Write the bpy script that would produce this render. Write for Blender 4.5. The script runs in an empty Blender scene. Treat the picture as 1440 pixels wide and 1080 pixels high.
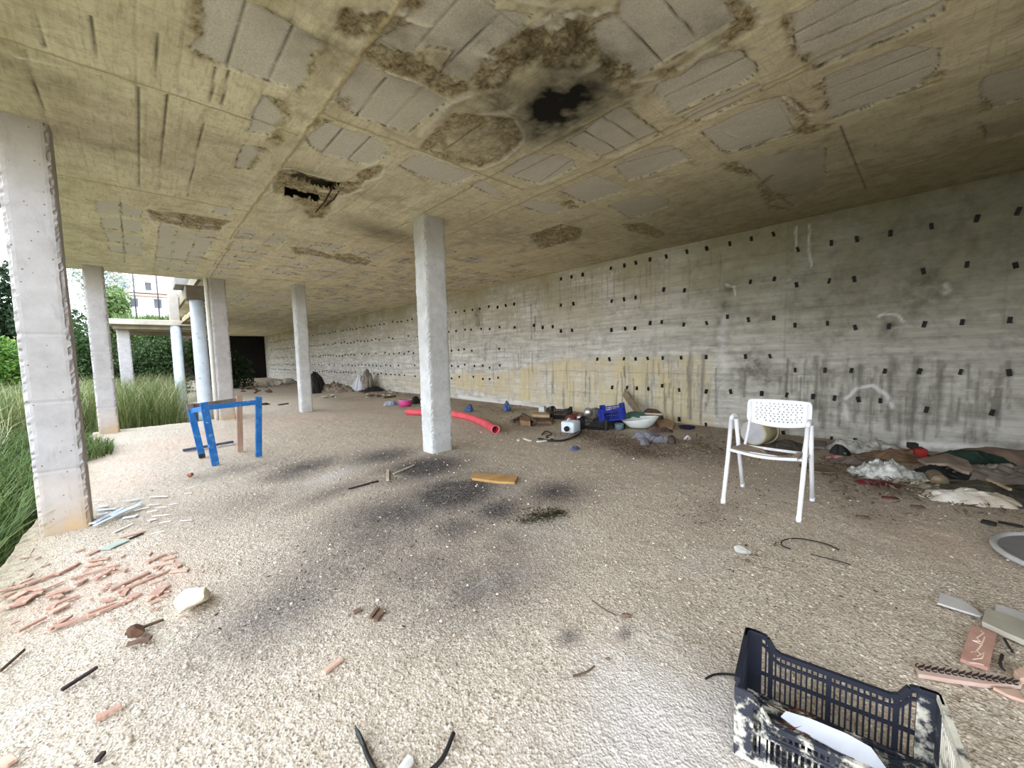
import bpy, math, random
import numpy as np
from mathutils import Vector, Matrix
random.seed(7)
RNG = np.random.default_rng(11)
SC = bpy.context.scene
COL = SC.collection
PI = math.pi

# ------------------------------------------------------------------ camera
FPX, PITCH, ROLL, YAW, EYE = 552.1129, .0753, -.0243, .756, 1.25
_fw = np.array([math.sin(YAW)*math.cos(PITCH), math.cos(YAW)*math.cos(PITCH), -math.sin(PITCH)])
_rt = np.array([math.cos(YAW), -math.sin(YAW), 0.])
_up = np.cross(_rt, _fw)
RT = _rt*math.cos(ROLL)+_up*math.sin(ROLL)
UP = -_rt*math.sin(ROLL)+_up*math.cos(ROLL)
CAM = np.array([0, 0, EYE])
cam_d = bpy.data.cameras.new('camera'); cam_d.sensor_width = 36; cam_d.lens = FPX/1440*36
cam_d.clip_start = .02; cam_d.clip_end = 500
cam = bpy.data.objects.new('camera', cam_d); COL.objects.link(cam)
cam.matrix_world = Matrix(((RT[0], UP[0], -_fw[0], 0), (RT[1], UP[1], -_fw[1], 0), (RT[2], UP[2], -_fw[2], EYE), (0, 0, 0, 1)))
SC.camera = cam

def ray(px, py): return _fw+RT*(px-720)/FPX+UP*(540-py)/FPX
def fl(px, py, z=0.):                 # survey helper: where a sight line meets the level z
    d = ray(px, py); p = CAM+d*((z-EYE)/d[2]); return float(p[0]), float(p[1])
def wl(px, py, x):                    # ... meets the plane X = x
    d = ray(px, py); p = CAM+d*(x/d[0]); return float(p[1]), float(p[2])

HC = 3.008      # ceiling height
WX = 6.738      # retaining wall
EX = -.72       # open edge of the floor
CY = 10.7       # where the courtyard begins
CX = 1.12       # edge of the hall beyond it

# ------------------------------------------------------------------ materials
def lin(c): return tuple(((v/255)/12.92 if v/255 <= .04045 else ((v/255+.055)/1.055)**2.4) for v in c)
def rgba(c): return (c[0], c[1], c[2], 1)
class NT:
    def __init__(s, name):
        s.m = bpy.data.materials.new(name); s.m.use_nodes = True; s.t = s.m.node_tree
        s.b = s.t.nodes['Principled BSDF']; s.b.inputs['Roughness'].default_value = .85
        s.b.inputs['Specular IOR Level'].default_value = .25
    def n(s, typ, **kw):
        nd = s.t.nodes.new(typ)
        for k, v in kw.items(): setattr(nd, k, v)
        return nd
    def l(s, a, b): s.t.links.new(a, b)
    def coord(s, scale=(1, 1, 1), rot=(0, 0, 0)):
        tc = s.n('ShaderNodeTexCoord'); mp = s.n('ShaderNodeMapping')
        mp.inputs['Scale'].default_value = scale; mp.inputs['Rotation'].default_value = rot
        s.l(tc.outputs['Object'], mp.inputs['Vector']); return mp.outputs['Vector']
    def noise(s, scale, vec=None, det=4, rough=.55, dist=0):
        nd = s.n('ShaderNodeTexNoise'); nd.inputs['Scale'].default_value = scale; nd.inputs['Detail'].default_value = det
        nd.inputs['Roughness'].default_value = rough; nd.inputs['Distortion'].default_value = dist
        s.l(vec if vec is not None else s.coord(), nd.inputs['Vector']); return nd.outputs['Fac']
    def voro(s, scale, vec=None, feature='F1', out='Distance'):
        nd = s.n('ShaderNodeTexVoronoi', feature=feature); nd.inputs['Scale'].default_value = scale
        s.l(vec if vec is not None else s.coord(), nd.inputs['Vector']); return nd.outputs[out]
    def ramp(s, f, a, b, c0=(0, 0, 0), c1=(1, 1, 1)):
        nd = s.n('ShaderNodeValToRGB'); e = nd.color_ramp.elements
        e[0].position, e[0].color = a, rgba(c0); e[1].position, e[1].color = b, rgba(c1)
        s.l(f, nd.inputs['Fac']); return nd.outputs['Color']
    def mix(s, f, a, b, mode='MIX'):
        nd = s.n('ShaderNodeMix', data_type='RGBA', blend_type=mode)
        for v, i in ((f, 0), (a, 6), (b, 7)):
            if isinstance(v, (int, float)): nd.inputs[i].default_value = v
            elif isinstance(v, tuple): nd.inputs[i].default_value = rgba(v)
            else: s.l(v, nd.inputs[i])
        return nd.outputs[2]
    def math(s, op, a, b=0., clamp=False):
        nd = s.n('ShaderNodeMath', operation=op, use_clamp=clamp)
        for v, i in ((a, 0), (b, 1)):
            if isinstance(v, (int, float)): nd.inputs[i].default_value = v
            else: s.l(v, nd.inputs[i])
        return nd.outputs[0]
    def attr(s, name):
        nd = s.n('ShaderNodeAttribute', attribute_name=name); sp = s.n('ShaderNodeSeparateColor')
        s.l(nd.outputs['Color'], sp.inputs['Color'])
        return sp.outputs[0], sp.outputs[1], sp.outputs[2], nd.outputs['Alpha']
    def bump(s, h, strength=.3, dist=.01, prev=None):
        nd = s.n('ShaderNodeBump'); nd.inputs['Strength'].default_value = strength; nd.inputs['Distance'].default_value = dist
        s.l(h, nd.inputs['Height'])
        if prev is not None: s.l(prev, nd.inputs['Normal'])
        return nd.outputs['Normal']
    def out(s, col=None, nrm=None, rough=None):
        if col is not None: s.l(col, s.b.inputs['Base Color'])
        if nrm is not None: s.l(nrm, s.b.inputs['Normal'])
        if rough is not None: s.b.inputs['Roughness'].default_value = rough
        return s.m

_MC = {}
def mat(name, c, c2=None, scale=9, rough=.8, bump=.25, bscale=60, stain=None, amt=.5, metal=0., stretch=(1, 1, 1), trans=0., alpha=1.):
    if name in _MC: return _MC[name]
    t = NT(name); c = lin(c); c2 = lin(c2) if c2 else tuple(v*.72 for v in c)
    v = t.coord(stretch)
    col = t.mix(t.ramp(t.noise(scale, v, 5), .35, .68), c, c2)
    if stain: col = t.mix(t.ramp(t.noise(scale*1.7, v, 6, .65), 1-amt-.06, 1-amt+.06), col, lin(stain))
    t.b.inputs['Metallic'].default_value = metal
    if trans: t.b.inputs['Transmission Weight'].default_value = trans
    if alpha < 1: t.b.inputs['Alpha'].default_value = alpha
    _MC[name] = t.out(col, t.bump(t.noise(bscale, v, 5), bump, .004), rough)
    return _MC[name]

# ------------------------------------------------------------------ mesh building
class MB:
    def __init__(s): s.v = []; s.f = []
    def add(s, vs, fs):
        o = len(s.v); s.v += [tuple(map(float, p)) for p in vs]; s.f += [tuple(i+o for i in f) for f in fs]; return s
    def box(s, c, d, rot=None, taper=1.):
        h = [(x*d[0]/2*(taper if z > 0 else 1), y*d[1]/2*(taper if z > 0 else 1), z*d[2]/2) for z in (-1, 1) for x, y in ((-1, -1), (1, -1), (1, 1), (-1, 1))]
        R = rot if rot is not None else Matrix.Identity(3)
        return s.add([R @ Vector(p)+Vector(c) for p in h], [(3, 2, 1, 0), (4, 5, 6, 7), (0, 1, 5, 4), (1, 2, 6, 5), (2, 3, 7, 6), (3, 0, 4, 7)])
    def bar(s, p, q, w, t, up=(0, 0, 1), w2=None, t2=None):    # rectangular bar from p to q
        p, q = Vector(p), Vector(q); d = (q-p).normalized(); u = Vector(up)
        if abs(d.dot(u)) > .95: u = Vector((1, 0, 0)) if abs(d.x) < .9 else Vector((0, 1, 0))
        a = d.cross(u).normalized(); b = a.cross(d).normalized(); vs = []
        for pt, ww, tt in ((p, w, t), (q, w2 or w, t2 or t)):
            for x, y in ((-1, -1), (1, -1), (1, 1), (-1, 1)): vs.append(pt+a*(x*ww/2)+b*(y*tt/2))
        return s.add(vs, [(3, 2, 1, 0), (4, 5, 6, 7), (0, 1, 5, 4), (1, 2, 6, 5), (2, 3, 7, 6), (3, 0, 4, 7)])
    def tube(s, pts, r, n=8, cap=True, flat=1.):
        pts = [Vector(p) for p in pts]; vs = []; fs = []; m = len(pts); a = None
        for i, p in enumerate(pts):
            d = (pts[min(i+1, m-1)]-pts[max(i-1, 0)]).normalized()
            if a is None: a = d.orthogonal().normalized()
            a = (a-d*a.dot(d)).normalized(); b = d.cross(a); rr = r[i] if isinstance(r, (list, tuple)) else r
            for k in range(n):
                t = 2*PI*k/n; vs.append(p+a*(math.cos(t)*rr)+b*(math.sin(t)*rr*flat))
        for i in range(m-1):
            for k in range(n): fs.append((i*n+k, i*n+(k+1) % n, (i+1)*n+(k+1) % n, (i+1)*n+k))
        if cap: fs += [tuple(range(n-1, -1, -1)), tuple((m-1)*n+k for k in range(n))]
        return s.add(vs, fs)
    def lathe(s, prof, n=20, M=None):
        vs = []; fs = []
        for r, z in prof:
            for k in range(n): vs.append(Vector((r*math.cos(2*PI*k/n), r*math.sin(2*PI*k/n), z)))
        if M is not None: vs = [M @ p for p in vs]
        for i in range(len(prof)-1):
            for k in range(n): fs.append((i*n+k, i*n+(k+1) % n, (i+1)*n+(k+1) % n, (i+1)*n+k))
        if prof[0][0] > 1e-5 and 0: fs.append(tuple(range(n)))
        return s.add(vs, fs)
    def prism(s, poly, z0, z1, tilt=(0, 0), jag=0.):        # polygon extruded upward (tilted top allowed)
        n = len(poly); cx = sum(p[0] for p in poly)/n; cy = sum(p[1] for p in poly)/n
        f = lambda p: (p[0]-cx)*tilt[0]+(p[1]-cy)*tilt[1]
        vs = [(p[0], p[1], z0+f(p)) for p in poly]+[(p[0], p[1], z1+f(p)) for p in poly]
        return s.add(vs, [tuple(range(n-1, -1, -1)), tuple(range(n, 2*n))]+[(i, (i+1) % n, n+(i+1) % n, n+i) for i in range(n)])
    def xf(s, M): s.v = [tuple(M @ Vector(p)) for p in s.v]; return s
    def build(s, name, m, parent=None, smooth=False, loc=None):
        me = bpy.data.meshes.new(name); me.from_pydata(s.v, [], s.f); me.update()
        if smooth: me.polygons.foreach_set('use_smooth', [True]*len(me.polygons))
        if m: me.materials.append(m)
        o = bpy.data.objects.new(name, me); COL.objects.link(o)
        if parent: o.parent = parent
        if loc: o.location = loc
        return o
def tag(o, label=None, cat=None, group=None, kind=None):
    for k, v in (('label', label), ('category', cat), ('group', group), ('kind', kind)):
        if v: o[k] = v
    return o
def thing(name, label, cat, loc=(0, 0, 0), rz=0, group=None):
    o = bpy.data.objects.new(name, None); o.empty_display_size = .05; COL.objects.link(o)
    o.location = loc; o.rotation_euler = (0, 0, rz); return tag(o, label, cat, group)
def bevel(o, w=.005, seg=2):
    md = o.modifiers.new('bevel', 'BEVEL'); md.width = w; md.segments = seg; md.limit_method = 'ANGLE'; return o
def solid(o, t): md = o.modifiers.new('solid', 'SOLIDIFY'); md.thickness = t; md.offset = 0; return o
def subs(o, n=1): md = o.modifiers.new('sub', 'SUBSURF'); md.levels = n; md.render_levels = n; return o
def rotz(a): return Matrix.Rotation(a, 3, 'Z')

# ------------------------------------------------------------------ numpy noise and masks
def vnoise(x, y, seed=0):
    T = np.random.default_rng(seed).random((128, 128))
    xi = np.floor(x).astype(int); yi = np.floor(y).astype(int); fx = x-xi; fy = y-yi
    fx = fx*fx*(3-2*fx); fy = fy*fy*(3-2*fy); a = xi & 127; b = yi & 127; c = (xi+1) & 127; d = (yi+1) & 127
    return (T[a, b]*(1-fx)+T[c, b]*fx)*(1-fy)+(T[a, d]*(1-fx)+T[c, d]*fx)*fy
def fbm(x, y, sc, octv=4, seed=0, g=.5):
    s = 0; a = 1; t = 0
    for o in range(octv): s = s+a*vnoise(x*sc+17*o, y*sc+31*o, seed+o); t += a; a *= g; sc *= 2.03
    return s/t
def sstep(a, b, x): t = np.clip((x-a)/(b-a), 0, 1); return t*t*(3-2*t)
def sdpoly(X, Y, P):
    d = np.full(X.shape, 1e9); s = np.zeros(X.shape, bool); n = len(P)
    for i in range(n):
        (ax, ay), (bx, by) = P[i], P[(i+1) % n]; ex, ey = bx-ax, by-ay; L = ex*ex+ey*ey+1e-12
        t = np.clip(((X-ax)*ex+(Y-ay)*ey)/L, 0, 1); d = np.minimum(d, (X-ax-t*ex)**2+(Y-ay-t*ey)**2)
        if ay != by: s ^= ((ay > Y) != (by > Y)) & (X < (bx-ax)*(Y-ay)/(by-ay)+ax)
    return np.where(s, 1, -1)*np.sqrt(d)
def sdline(X, Y, P):
    d = np.full(X.shape, 1e9)
    for (ax, ay), (bx, by) in zip(P[:-1], P[1:]):
        ex, ey = bx-ax, by-ay; t = np.clip(((X-ax)*ex+(Y-ay)*ey)/(ex*ex+ey*ey+1e-12), 0, 1)
        d = np.minimum(d, (X-ax-t*ex)**2+(Y-ay-t*ey)**2)
    return np.sqrt(d)
class Sheet:                          # a tensor grid that collects masks before it becomes a mesh
    def __init__(s, xs, ys, wob=.012, wsc=14, seed=3):
        s.xs, s.ys = xs, ys; s.X, s.Y = np.meshgrid(xs, ys, indexing='ij')
        s.WX = s.X+(fbm(s.X, s.Y, wsc, 4, seed, .6)-.5)*wob*2.4; s.WY = s.Y+(fbm(s.X, s.Y, wsc, 4, seed+9, .6)-.5)*wob*2.4
        s.Z = np.zeros(s.X.shape); s.ch = {}
    def sl(s, P, m):
        a = np.array(P); i0, i1 = np.searchsorted(s.xs, (a[:, 0].min()-m, a[:, 0].max()+m)); j0, j1 = np.searchsorted(s.ys, (a[:, 1].min()-m, a[:, 1].max()+m))
        return slice(i0, i1), slice(j0, j1)
    def c(s, k):
        if k not in s.ch: s.ch[k] = np.zeros(s.X.shape)
        return s.ch[k]
    def up(s, k, sl, v): c = s.c(k); c[sl] = np.maximum(c[sl], v)
    def poly(s, k, P, soft=.006, v=1., grow=0.):
        sl = s.sl(P, .12+soft)
        if s.X[sl].size: s.up(k, sl, v*sstep(-soft, soft, sdpoly(s.WX[sl], s.WY[sl], P)+grow))
    def line(s, k, P, w, soft=.005, v=1.):
        sl = s.sl(P, .1+w+soft)
        if s.X[sl].size: s.up(k, sl, v*(1-sstep(w-soft, w+soft, sdline(s.WX[sl], s.WY[sl], P))))
    def blob(s, k, x, y, rx, ry, rot=0, v=1., p=1.):
        r = max(rx, ry)*2.2; sl = s.sl([(x-r, y-r), (x+r, y+r)], .01)
        if s.X[sl].size:
            dx = s.X[sl]-x; dy = s.Y[sl]-y; c, n = math.cos(rot), math.sin(rot)
            q = ((dx*c+dy*n)/rx)**2+((-dx*n+dy*c)/ry)**2; s.up(k, sl, v*np.exp(-q**p))
    def mesh(s, name, m, axis, keep=None, flip=False, sets=()):
        nx, ny = s.X.shape; co = axis(s.X, s.Y, s.Z).reshape(-1, 3).astype(np.float32)
        i = np.arange(nx*ny).reshape(nx, ny); q = np.stack([i[:-1, :-1], i[1:, :-1], i[1:, 1:], i[:-1, 1:]], -1)
        if keep is not None: q = q[keep(s.X, s.Y)[:-1, :-1] & keep(s.X, s.Y)[1:, 1:]]
        q = q.reshape(-1, 4)
        if flip: q = q[:, ::-1]
        me = bpy.data.meshes.new(name); nq = len(q)
        me.vertices.add(len(co)); me.vertices.foreach_set('co', co.ravel())
        me.loops.add(nq*4); me.loops.foreach_set('vertex_index', np.ascontiguousarray(q).ravel().astype(np.int32))
        me.polygons.add(nq); me.polygons.foreach_set('loop_start', np.arange(0, nq*4, 4, dtype=np.int32))
        me.polygons.foreach_set('use_smooth', np.ones(nq, bool)); me.update(calc_edges=True)
        for nm, ks in sets:
            a = me.attributes.new(nm, 'FLOAT_COLOR', 'POINT')
            a.data.foreach_set('color', np.stack([s.c(k).ravel() for k in ks], -1).astype(np.float32).ravel())
        me.materials.append(m); o = bpy.data.objects.new(name, me); COL.objects.link(o); o['kind'] = 'structure'; return o
# ================================================================== ceiling
def CP(o, pts):                         # surveyed outline -> metres on the ceiling
    ox, oy, s = o; return [fl(ox+x/s, oy+y/s, HC) for x, y in pts]
a3 = (220, 0, 4.8); a4 = (480, 0, 4.5); a5 = (760, 0, 4.5); a6 = (1040, 0, 3.6); a7 = (620, 180, 4.5); a8 = (840, 120, 4.5); a1 = (80, 200, 4.5); a2 = (320, 180, 5.143); a0 = (0, 0, 3)
xs = np.arange(-.96, WX+.02, .0125)
ys = np.concatenate([np.arange(-3, -.7, .06), np.arange(-.7, 5.4, .0115), np.arange(5.4, 12, .02), np.arange(12, 33.5, .06)])
S = Sheet(xs, ys, .013, 13, 3)
BLK = [
 (a3, [(290,20),(310,110),(300,250),(215,330),(390,435),(470,460),(750,555),(880,590),(950,620),(1000,560),(1040,420),(1130,290),(930,190),(830,110),(700,60),(600,20),(560,-40),(290,-80)]),
 (a3, [(720,650),(650,780),(640,850),(612,895),(700,905),(765,915),(800,870),(840,850),(835,760),(770,690)]),
 (a2, [(115,120),(80,190),(70,260),(50,290),(150,300),(175,240),(230,215),(285,175),(190,135)]),
 (a4, [(130,395),(60,480),(0,570),(-30,640),(100,740),(270,800),(420,850),(560,740),(690,640),(600,595),(490,545),(330,490),(230,450),(180,410)]),
 (a2, [(566,77),(600,140),(690,190),(870,240),(1030,275),(1130,210),(1150,130),(1050,65),(830,0),(720,-36)]),
 (a4, [(520,0),(400,120),(440,150),(200,260),(330,330),(460,360),(520,300),(720,330),(620,470),(800,520),(900,400),(960,330),(1080,270),(1200,100),(960,60),(1000,-60),(560,-80)]),
 (a5, [(320,170),(370,330),(450,390),(560,420),(590,510),(760,420),(990,290),(1250,130),(1190,60),(1130,-60),(480,-80),(490,90)]),
 (a5, [(720,580),(800,650),(850,730),(1000,650),(1240,560),(1380,460),(1360,400),(1310,380),(1270,330),(1180,330),(1000,400),(900,480),(740,540)]),
 (a5, [(900,740),(950,775),(1060,750),(1200,680),(1400,570),(1425,540),(1350,530),(1240,570),(1060,650)]),
 (a5, [(390,740),(480,680),(540,690),(600,740),(770,850),(640,905),(510,975),(400,1005),(160,900),(270,840)]),
 (a5, [(470,1060),(640,990),(830,920),(880,950),(960,1000),(700,1110),(560,1150)]),
 (a8, [(650,300),(700,340),(760,400),(830,430),(1000,390),(1240,300),(1200,130),(1150,80),(900,180)]),
 (a6, [(400,0),(260,90),(270,180),(285,280),(390,350),(600,270),(820,180),(1030,60),(1030,-60),(600,-100)]),
 (a6, [(430,390),(430,470),(450,540),(430,570),(475,605),(640,550),(830,470),(930,430),(1020,330),(1010,250),(840,240),(620,320)]),
 (a6, [(1250,390),(1220,420),(1220,480),(1275,555),(1500,480),(1500,320)]),
 (a6, [(1240,640),(1245,720),(1500,660),(1500,560)]),
 (a7, [(385,280),(440,310),(640,360),(860,250),(840,210),(750,170),(550,170),(420,250)]),
 (a7, [(180,360),(330,430),(440,450),(250,320)]),
 (a7, [(490,490),(690,560),(770,520),(740,480),(560,460)]),
 (a7, [(750,400),(920,480),(1180,395),(1130,360),(980,300)]),
 (a7, [(1090,250),(1220,330),(1440,230),(1440,110),(1280,150)]),
 (a7, [(1060,490),(1200,580),(1440,500),(1440,450),(1260,430)]),
 (a8, [(900,500),(1010,580),(1110,690),(1250,770),(1440,640),(1440,400),(1200,420)]),
 (a4, [(420,1010),(370,1050),(480,1110),(700,1180),(860,1110),(700,1060),(560,1000),(480,985)]),
]
small = [[(245,370),(395,380),(405,465),(255,450)], [(405,385),(545,430),(530,480),(410,465)], [(280,480),(405,485),(410,560),(290,550)], [(410,490),(535,500),(545,580),(415,565)],
 [(300,570),(410,580),(420,640),(330,630)], [(420,590),(545,600),(540,655),(425,645)], [(320,650),(420,660),(425,705),(340,695)], [(430,660),(540,670),(540,720),(435,710)],
 [(650,530),(760,550),(740,615),(640,600)], [(770,560),(890,575),(870,610),(750,600)], [(890,575),(1020,590),(990,635),(870,620)], [(1010,410),(1120,410),(1080,470),(990,450)],
 [(640,610),(735,625),(720,675),(630,660)], [(745,615),(865,625),(850,690),(735,675)], [(870,640),(985,650),(940,700),(855,695)], [(630,685),(720,690),(700,740),(620,725)], [(725,700),(830,710),(815,750),(720,740)], [(840,712),(940,720),(905,760),(830,750)]]
for P in small: BLK.append((a1, P))
GR = fbm(S.X, S.Y, 1.6, 3, 40)
for o, P in BLK: S.poly('blk', CP(o, P), .005)
# regular coffer blocks farther along the hall
for k in range(0, 8):
    for m in range(7, 42):
        x0, y0 = .31+.785*k, .03+.785*m
        if x0+.6 > WX or (y0 > CY-.5 and x0 < CX): continue
        if y0 < 6.0 and k < 3: continue
        if 3.2 < y0 < 5.6 and x0 < 3.4 and k >= 2: continue
        if abs(x0-2.5) < .9 and abs(((y0-4.4+2.9) % 5.86)-2.9) < .9: continue
        rows = 2 if y0 < 15 else 1
        for b in range(3):
            for r in range(rows):
                if RNG.random() < (.12 if k < 4 else .4): continue
                ax, bx = x0+.195*b+.006, x0+.195*(b+1)-.006; h = .57/rows; ay, by = y0+h*r+.008, y0+h*(r+1)-.008
                S.poly('blk', [(ax, ay), (bx, ay), (bx, by), (ax, by)], .006, 1. if k < 4 else .94)
JNT = [(a3, (600,20),(475,460)), (a3, (920,200),(750,555)), (a4, (285,510),(100,740)), (a4, (510,575),(280,800)), (a2, (840,10),(690,190)), (a2, (1055,60),(875,240)),
 (a4, (760,0),(460,340)), (a4, (1010,110),(620,470)), (a5, (490,130),(770,410)), (a5, (750,0),(990,255)), (a5, (790,630),(1310,375)), (a5, (390,750),(640,910)), (a5, (270,840),(500,970)),
 (a6, (285,185),(620,10)), (a6, (330,235),(880,10)), (a6, (430,470),(1000,250)), (a6, (520,525),(960,350)), (a7, (460,310),(740,170)), (a7, (640,350),(830,215)), (a4, (890,790),(670,945)),
 (a3, (400,460),(365,690)), (a3, (490,480),(440,710)), (a3, (740,570),(650,780)), (a0, (585,370),(585,790)), (a0, (705,400),(670,800)), (a0, (660,140),(660,330)), (a0, (385,70),(405,270)), (a0, (130,20),(190,200)),
 (a0, (100,210),(200,520)), (a0, (870,460),(790,830)), (a8, (110,520),(560,400)), (a8, (660,800),(960,680)), (a8, (280,600),(500,560)), (a1, (400,380),(430,760)), (a6, (0,770),(340,670)), (a5, (860,730),(1240,560)),
 (a6, (380,355),(830,180)), (a6, (475,605),(930,440)), (a6, (510,640),(640,960)), (a6, (0,540),(200,490)), (a8, (760,410),(840,440)), (a8, (840,435),(1260,300)), (a2, (1230,270),(1440,390)), (a2, (600,730),(950,810)), (a2, (950,810),(1330,680))]
_wx, _wy = S.WX, S.WY; S.WX = S.X+(S.WX-S.X)*.25; S.WY = S.Y+(S.WY-S.Y)*.25
for o, p, q in JNT: S.line('jnt', CP(o, [p, q]), .003, .006, 1.)
for k in range(-1, 7):
    for m in range(-1, 7):
        x0, y0 = .31+.785*k, .03+.785*m; v_ = .22+.3*RNG.random()
        for P in ([(x0, y0), (x0, y0+.57)], [(x0+.575, y0), (x0+.575, y0+.57)], [(x0, y0), (x0+.57, y0)], [(x0, y0+.575), (x0+.57, y0+.575)]):
            if RNG.random() < .6: S.line('jnt', P, .0015, .006, v_)
for x in np.arange(1.66, 3.4, .2): S.line('jnt', [(x, 3.1+RNG.uniform(-.1, .3)), (x+.01, 5.3+RNG.uniform(-.3, .4))], .001, .006, .4)
for x in np.arange(-.85, .3, .19): S.line('jnt', [(x, RNG.uniform(.2, 1.2)), (x, 3.4)], .001, .006, .3); S.line('jnt', [(x+.05, 3.5), (x+.06, 5.5)], .001, .006, .35)
S.WX, S.WY = _wx, _wy
# rough broken plaster and aggregate
SPL = [
 (a3, [(250,20),(250,80),(215,180),(190,330),(290,300),(305,200),(285,90),(290,10)]),
 (a3, [(1130,290),(1190,330),(1060,480),(980,650),(950,620),(1000,560),(1040,420)]),
 (a3, [(720,650),(800,660),(910,715),(900,800),(850,860),(800,860),(840,850),(830,760),(770,690)]),
 (a3, [(700,60),(740,50),(920,150),(910,175),(830,120)]), (a3, [(215,340),(330,390),(410,440),(390,450),(300,400)]),
 (a3, [(1220,670),(1290,670),(1320,710),(1290,760),(1230,730)]), (a3, [(770,910),(850,870),(860,960),(810,990),(760,950)]), (a3, [(1030,870),(1100,800),(1200,820),(1110,850)]),
 (a2, [(190,135),(270,150),(300,180),(220,250),(170,300),(150,300),(175,240),(230,215)]),
 (a4, [(0,60),(120,60),(300,60),(400,120),(440,170),(200,260),(330,330),(460,360),(500,330),(620,470),(800,520),(820,560),(700,620),(560,560),(400,500),(240,440),(130,360),(170,250),(60,240),(-40,200)]),
 (a4, [(380,20),(500,-20),(520,40),(480,100),(410,100)]),
 (a4, [(800,520),(900,400),(1080,260),(1200,180),(1440,160),(1440,330),(1330,330),(1200,400),(1100,480),(1000,560),(860,590)]),
 (a4, [(620,800),(720,720),(900,740),(1090,760),(1150,900),(1060,980),(900,1060),(700,1030),(500,940),(540,880)]),
 (a5, [(0,60),(300,60),(500,40),(480,110),(320,170),(370,330),(250,440),(110,440),(100,470),(0,430)]),
 (a5, [(370,330),(450,390),(560,400),(590,500),(540,550),(420,530),(380,440)]),
 (a5, [(1150,0),(1330,0),(1410,130),(1330,200),(1200,290),(1280,330),(1300,360),(1270,330),(1100,290),(1250,130)]),
 (a5, [(740,450),(880,420),(860,480),(780,510)]),
 (a5, [(600,740),(560,690),(620,730),(700,800),(780,850),(740,845)]),
 (a6, [(205,100),(265,80),(262,160),(285,280),(270,290),(240,200)]), (a6, [(305,295),(345,275),(385,350),(340,350)]), (a6, [(370,430),(420,420),(425,460),(380,470)]), (a6, [(400,505),(450,500),(455,550),(425,560)]),
 (a6, [(930,400),(1020,360),(1050,400),(1000,420),(930,430)]), (a6, [(215,490),(260,500),(380,570),(340,640),(480,630),(440,660),(330,685),(250,670),(310,620),(260,560)]), (a6, [(1225,520),(1250,515),(1280,560),(1225,570)]),
 (a6, [(1200,625),(1235,635),(1230,660)]), (a1, [(560,420),(660,440),(780,450),(1110,500),(1060,530),(1030,570),(900,555),(700,520),(600,490)]),
 (a2, [(380,310),(470,290),(560,330),(700,370),(850,400),(780,500),(730,600),(700,650),(600,660),(560,600),(640,580),(540,560),(420,500),(330,460),(340,400)]),
 (a2, [(830,400),(1000,300),(1110,270),(1140,310),(1000,390),(970,440),(870,480),(800,490)]), (a2, [(460,860),(620,880),(780,930),(760,950),(560,920),(490,915)]), (a2, [(790,910),(880,910),(1060,970),(1000,1000),(860,980),(760,945)]),
 (a7, [(740,470),(830,460),(890,510),(800,510)]), (a7, [(560,680),(760,610),(900,640),(880,700),(640,770)]), (a8, [(160,880),(300,870),(430,940),(390,970),(200,920)]), (a8, [(780,500),(890,480),(900,510),(1010,570),(960,580),(800,540)]),
 (a8, [(1010,610),(1110,580),(1060,640),(1100,680),(1250,700),(1060,750),(1240,790),(1100,790),(1040,690)]), (a2, [(1130,160),(1170,130),(1170,190),(1140,200)]), (a0, [(810,0),(850,0),(850,150),(790,200)]),
]
for o, P in SPL: S.poly('spl', CP(o, P), .03, .9)
for _ in range(150):
    x, y = RNG.uniform(.8, 6.5), RNG.uniform(6, 20)
    S.blob('spl', x, y, RNG.uniform(.03, .18), RNG.uniform(.02, .07), RNG.uniform(-.5, .5), RNG.uniform(.4, .9))
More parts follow.
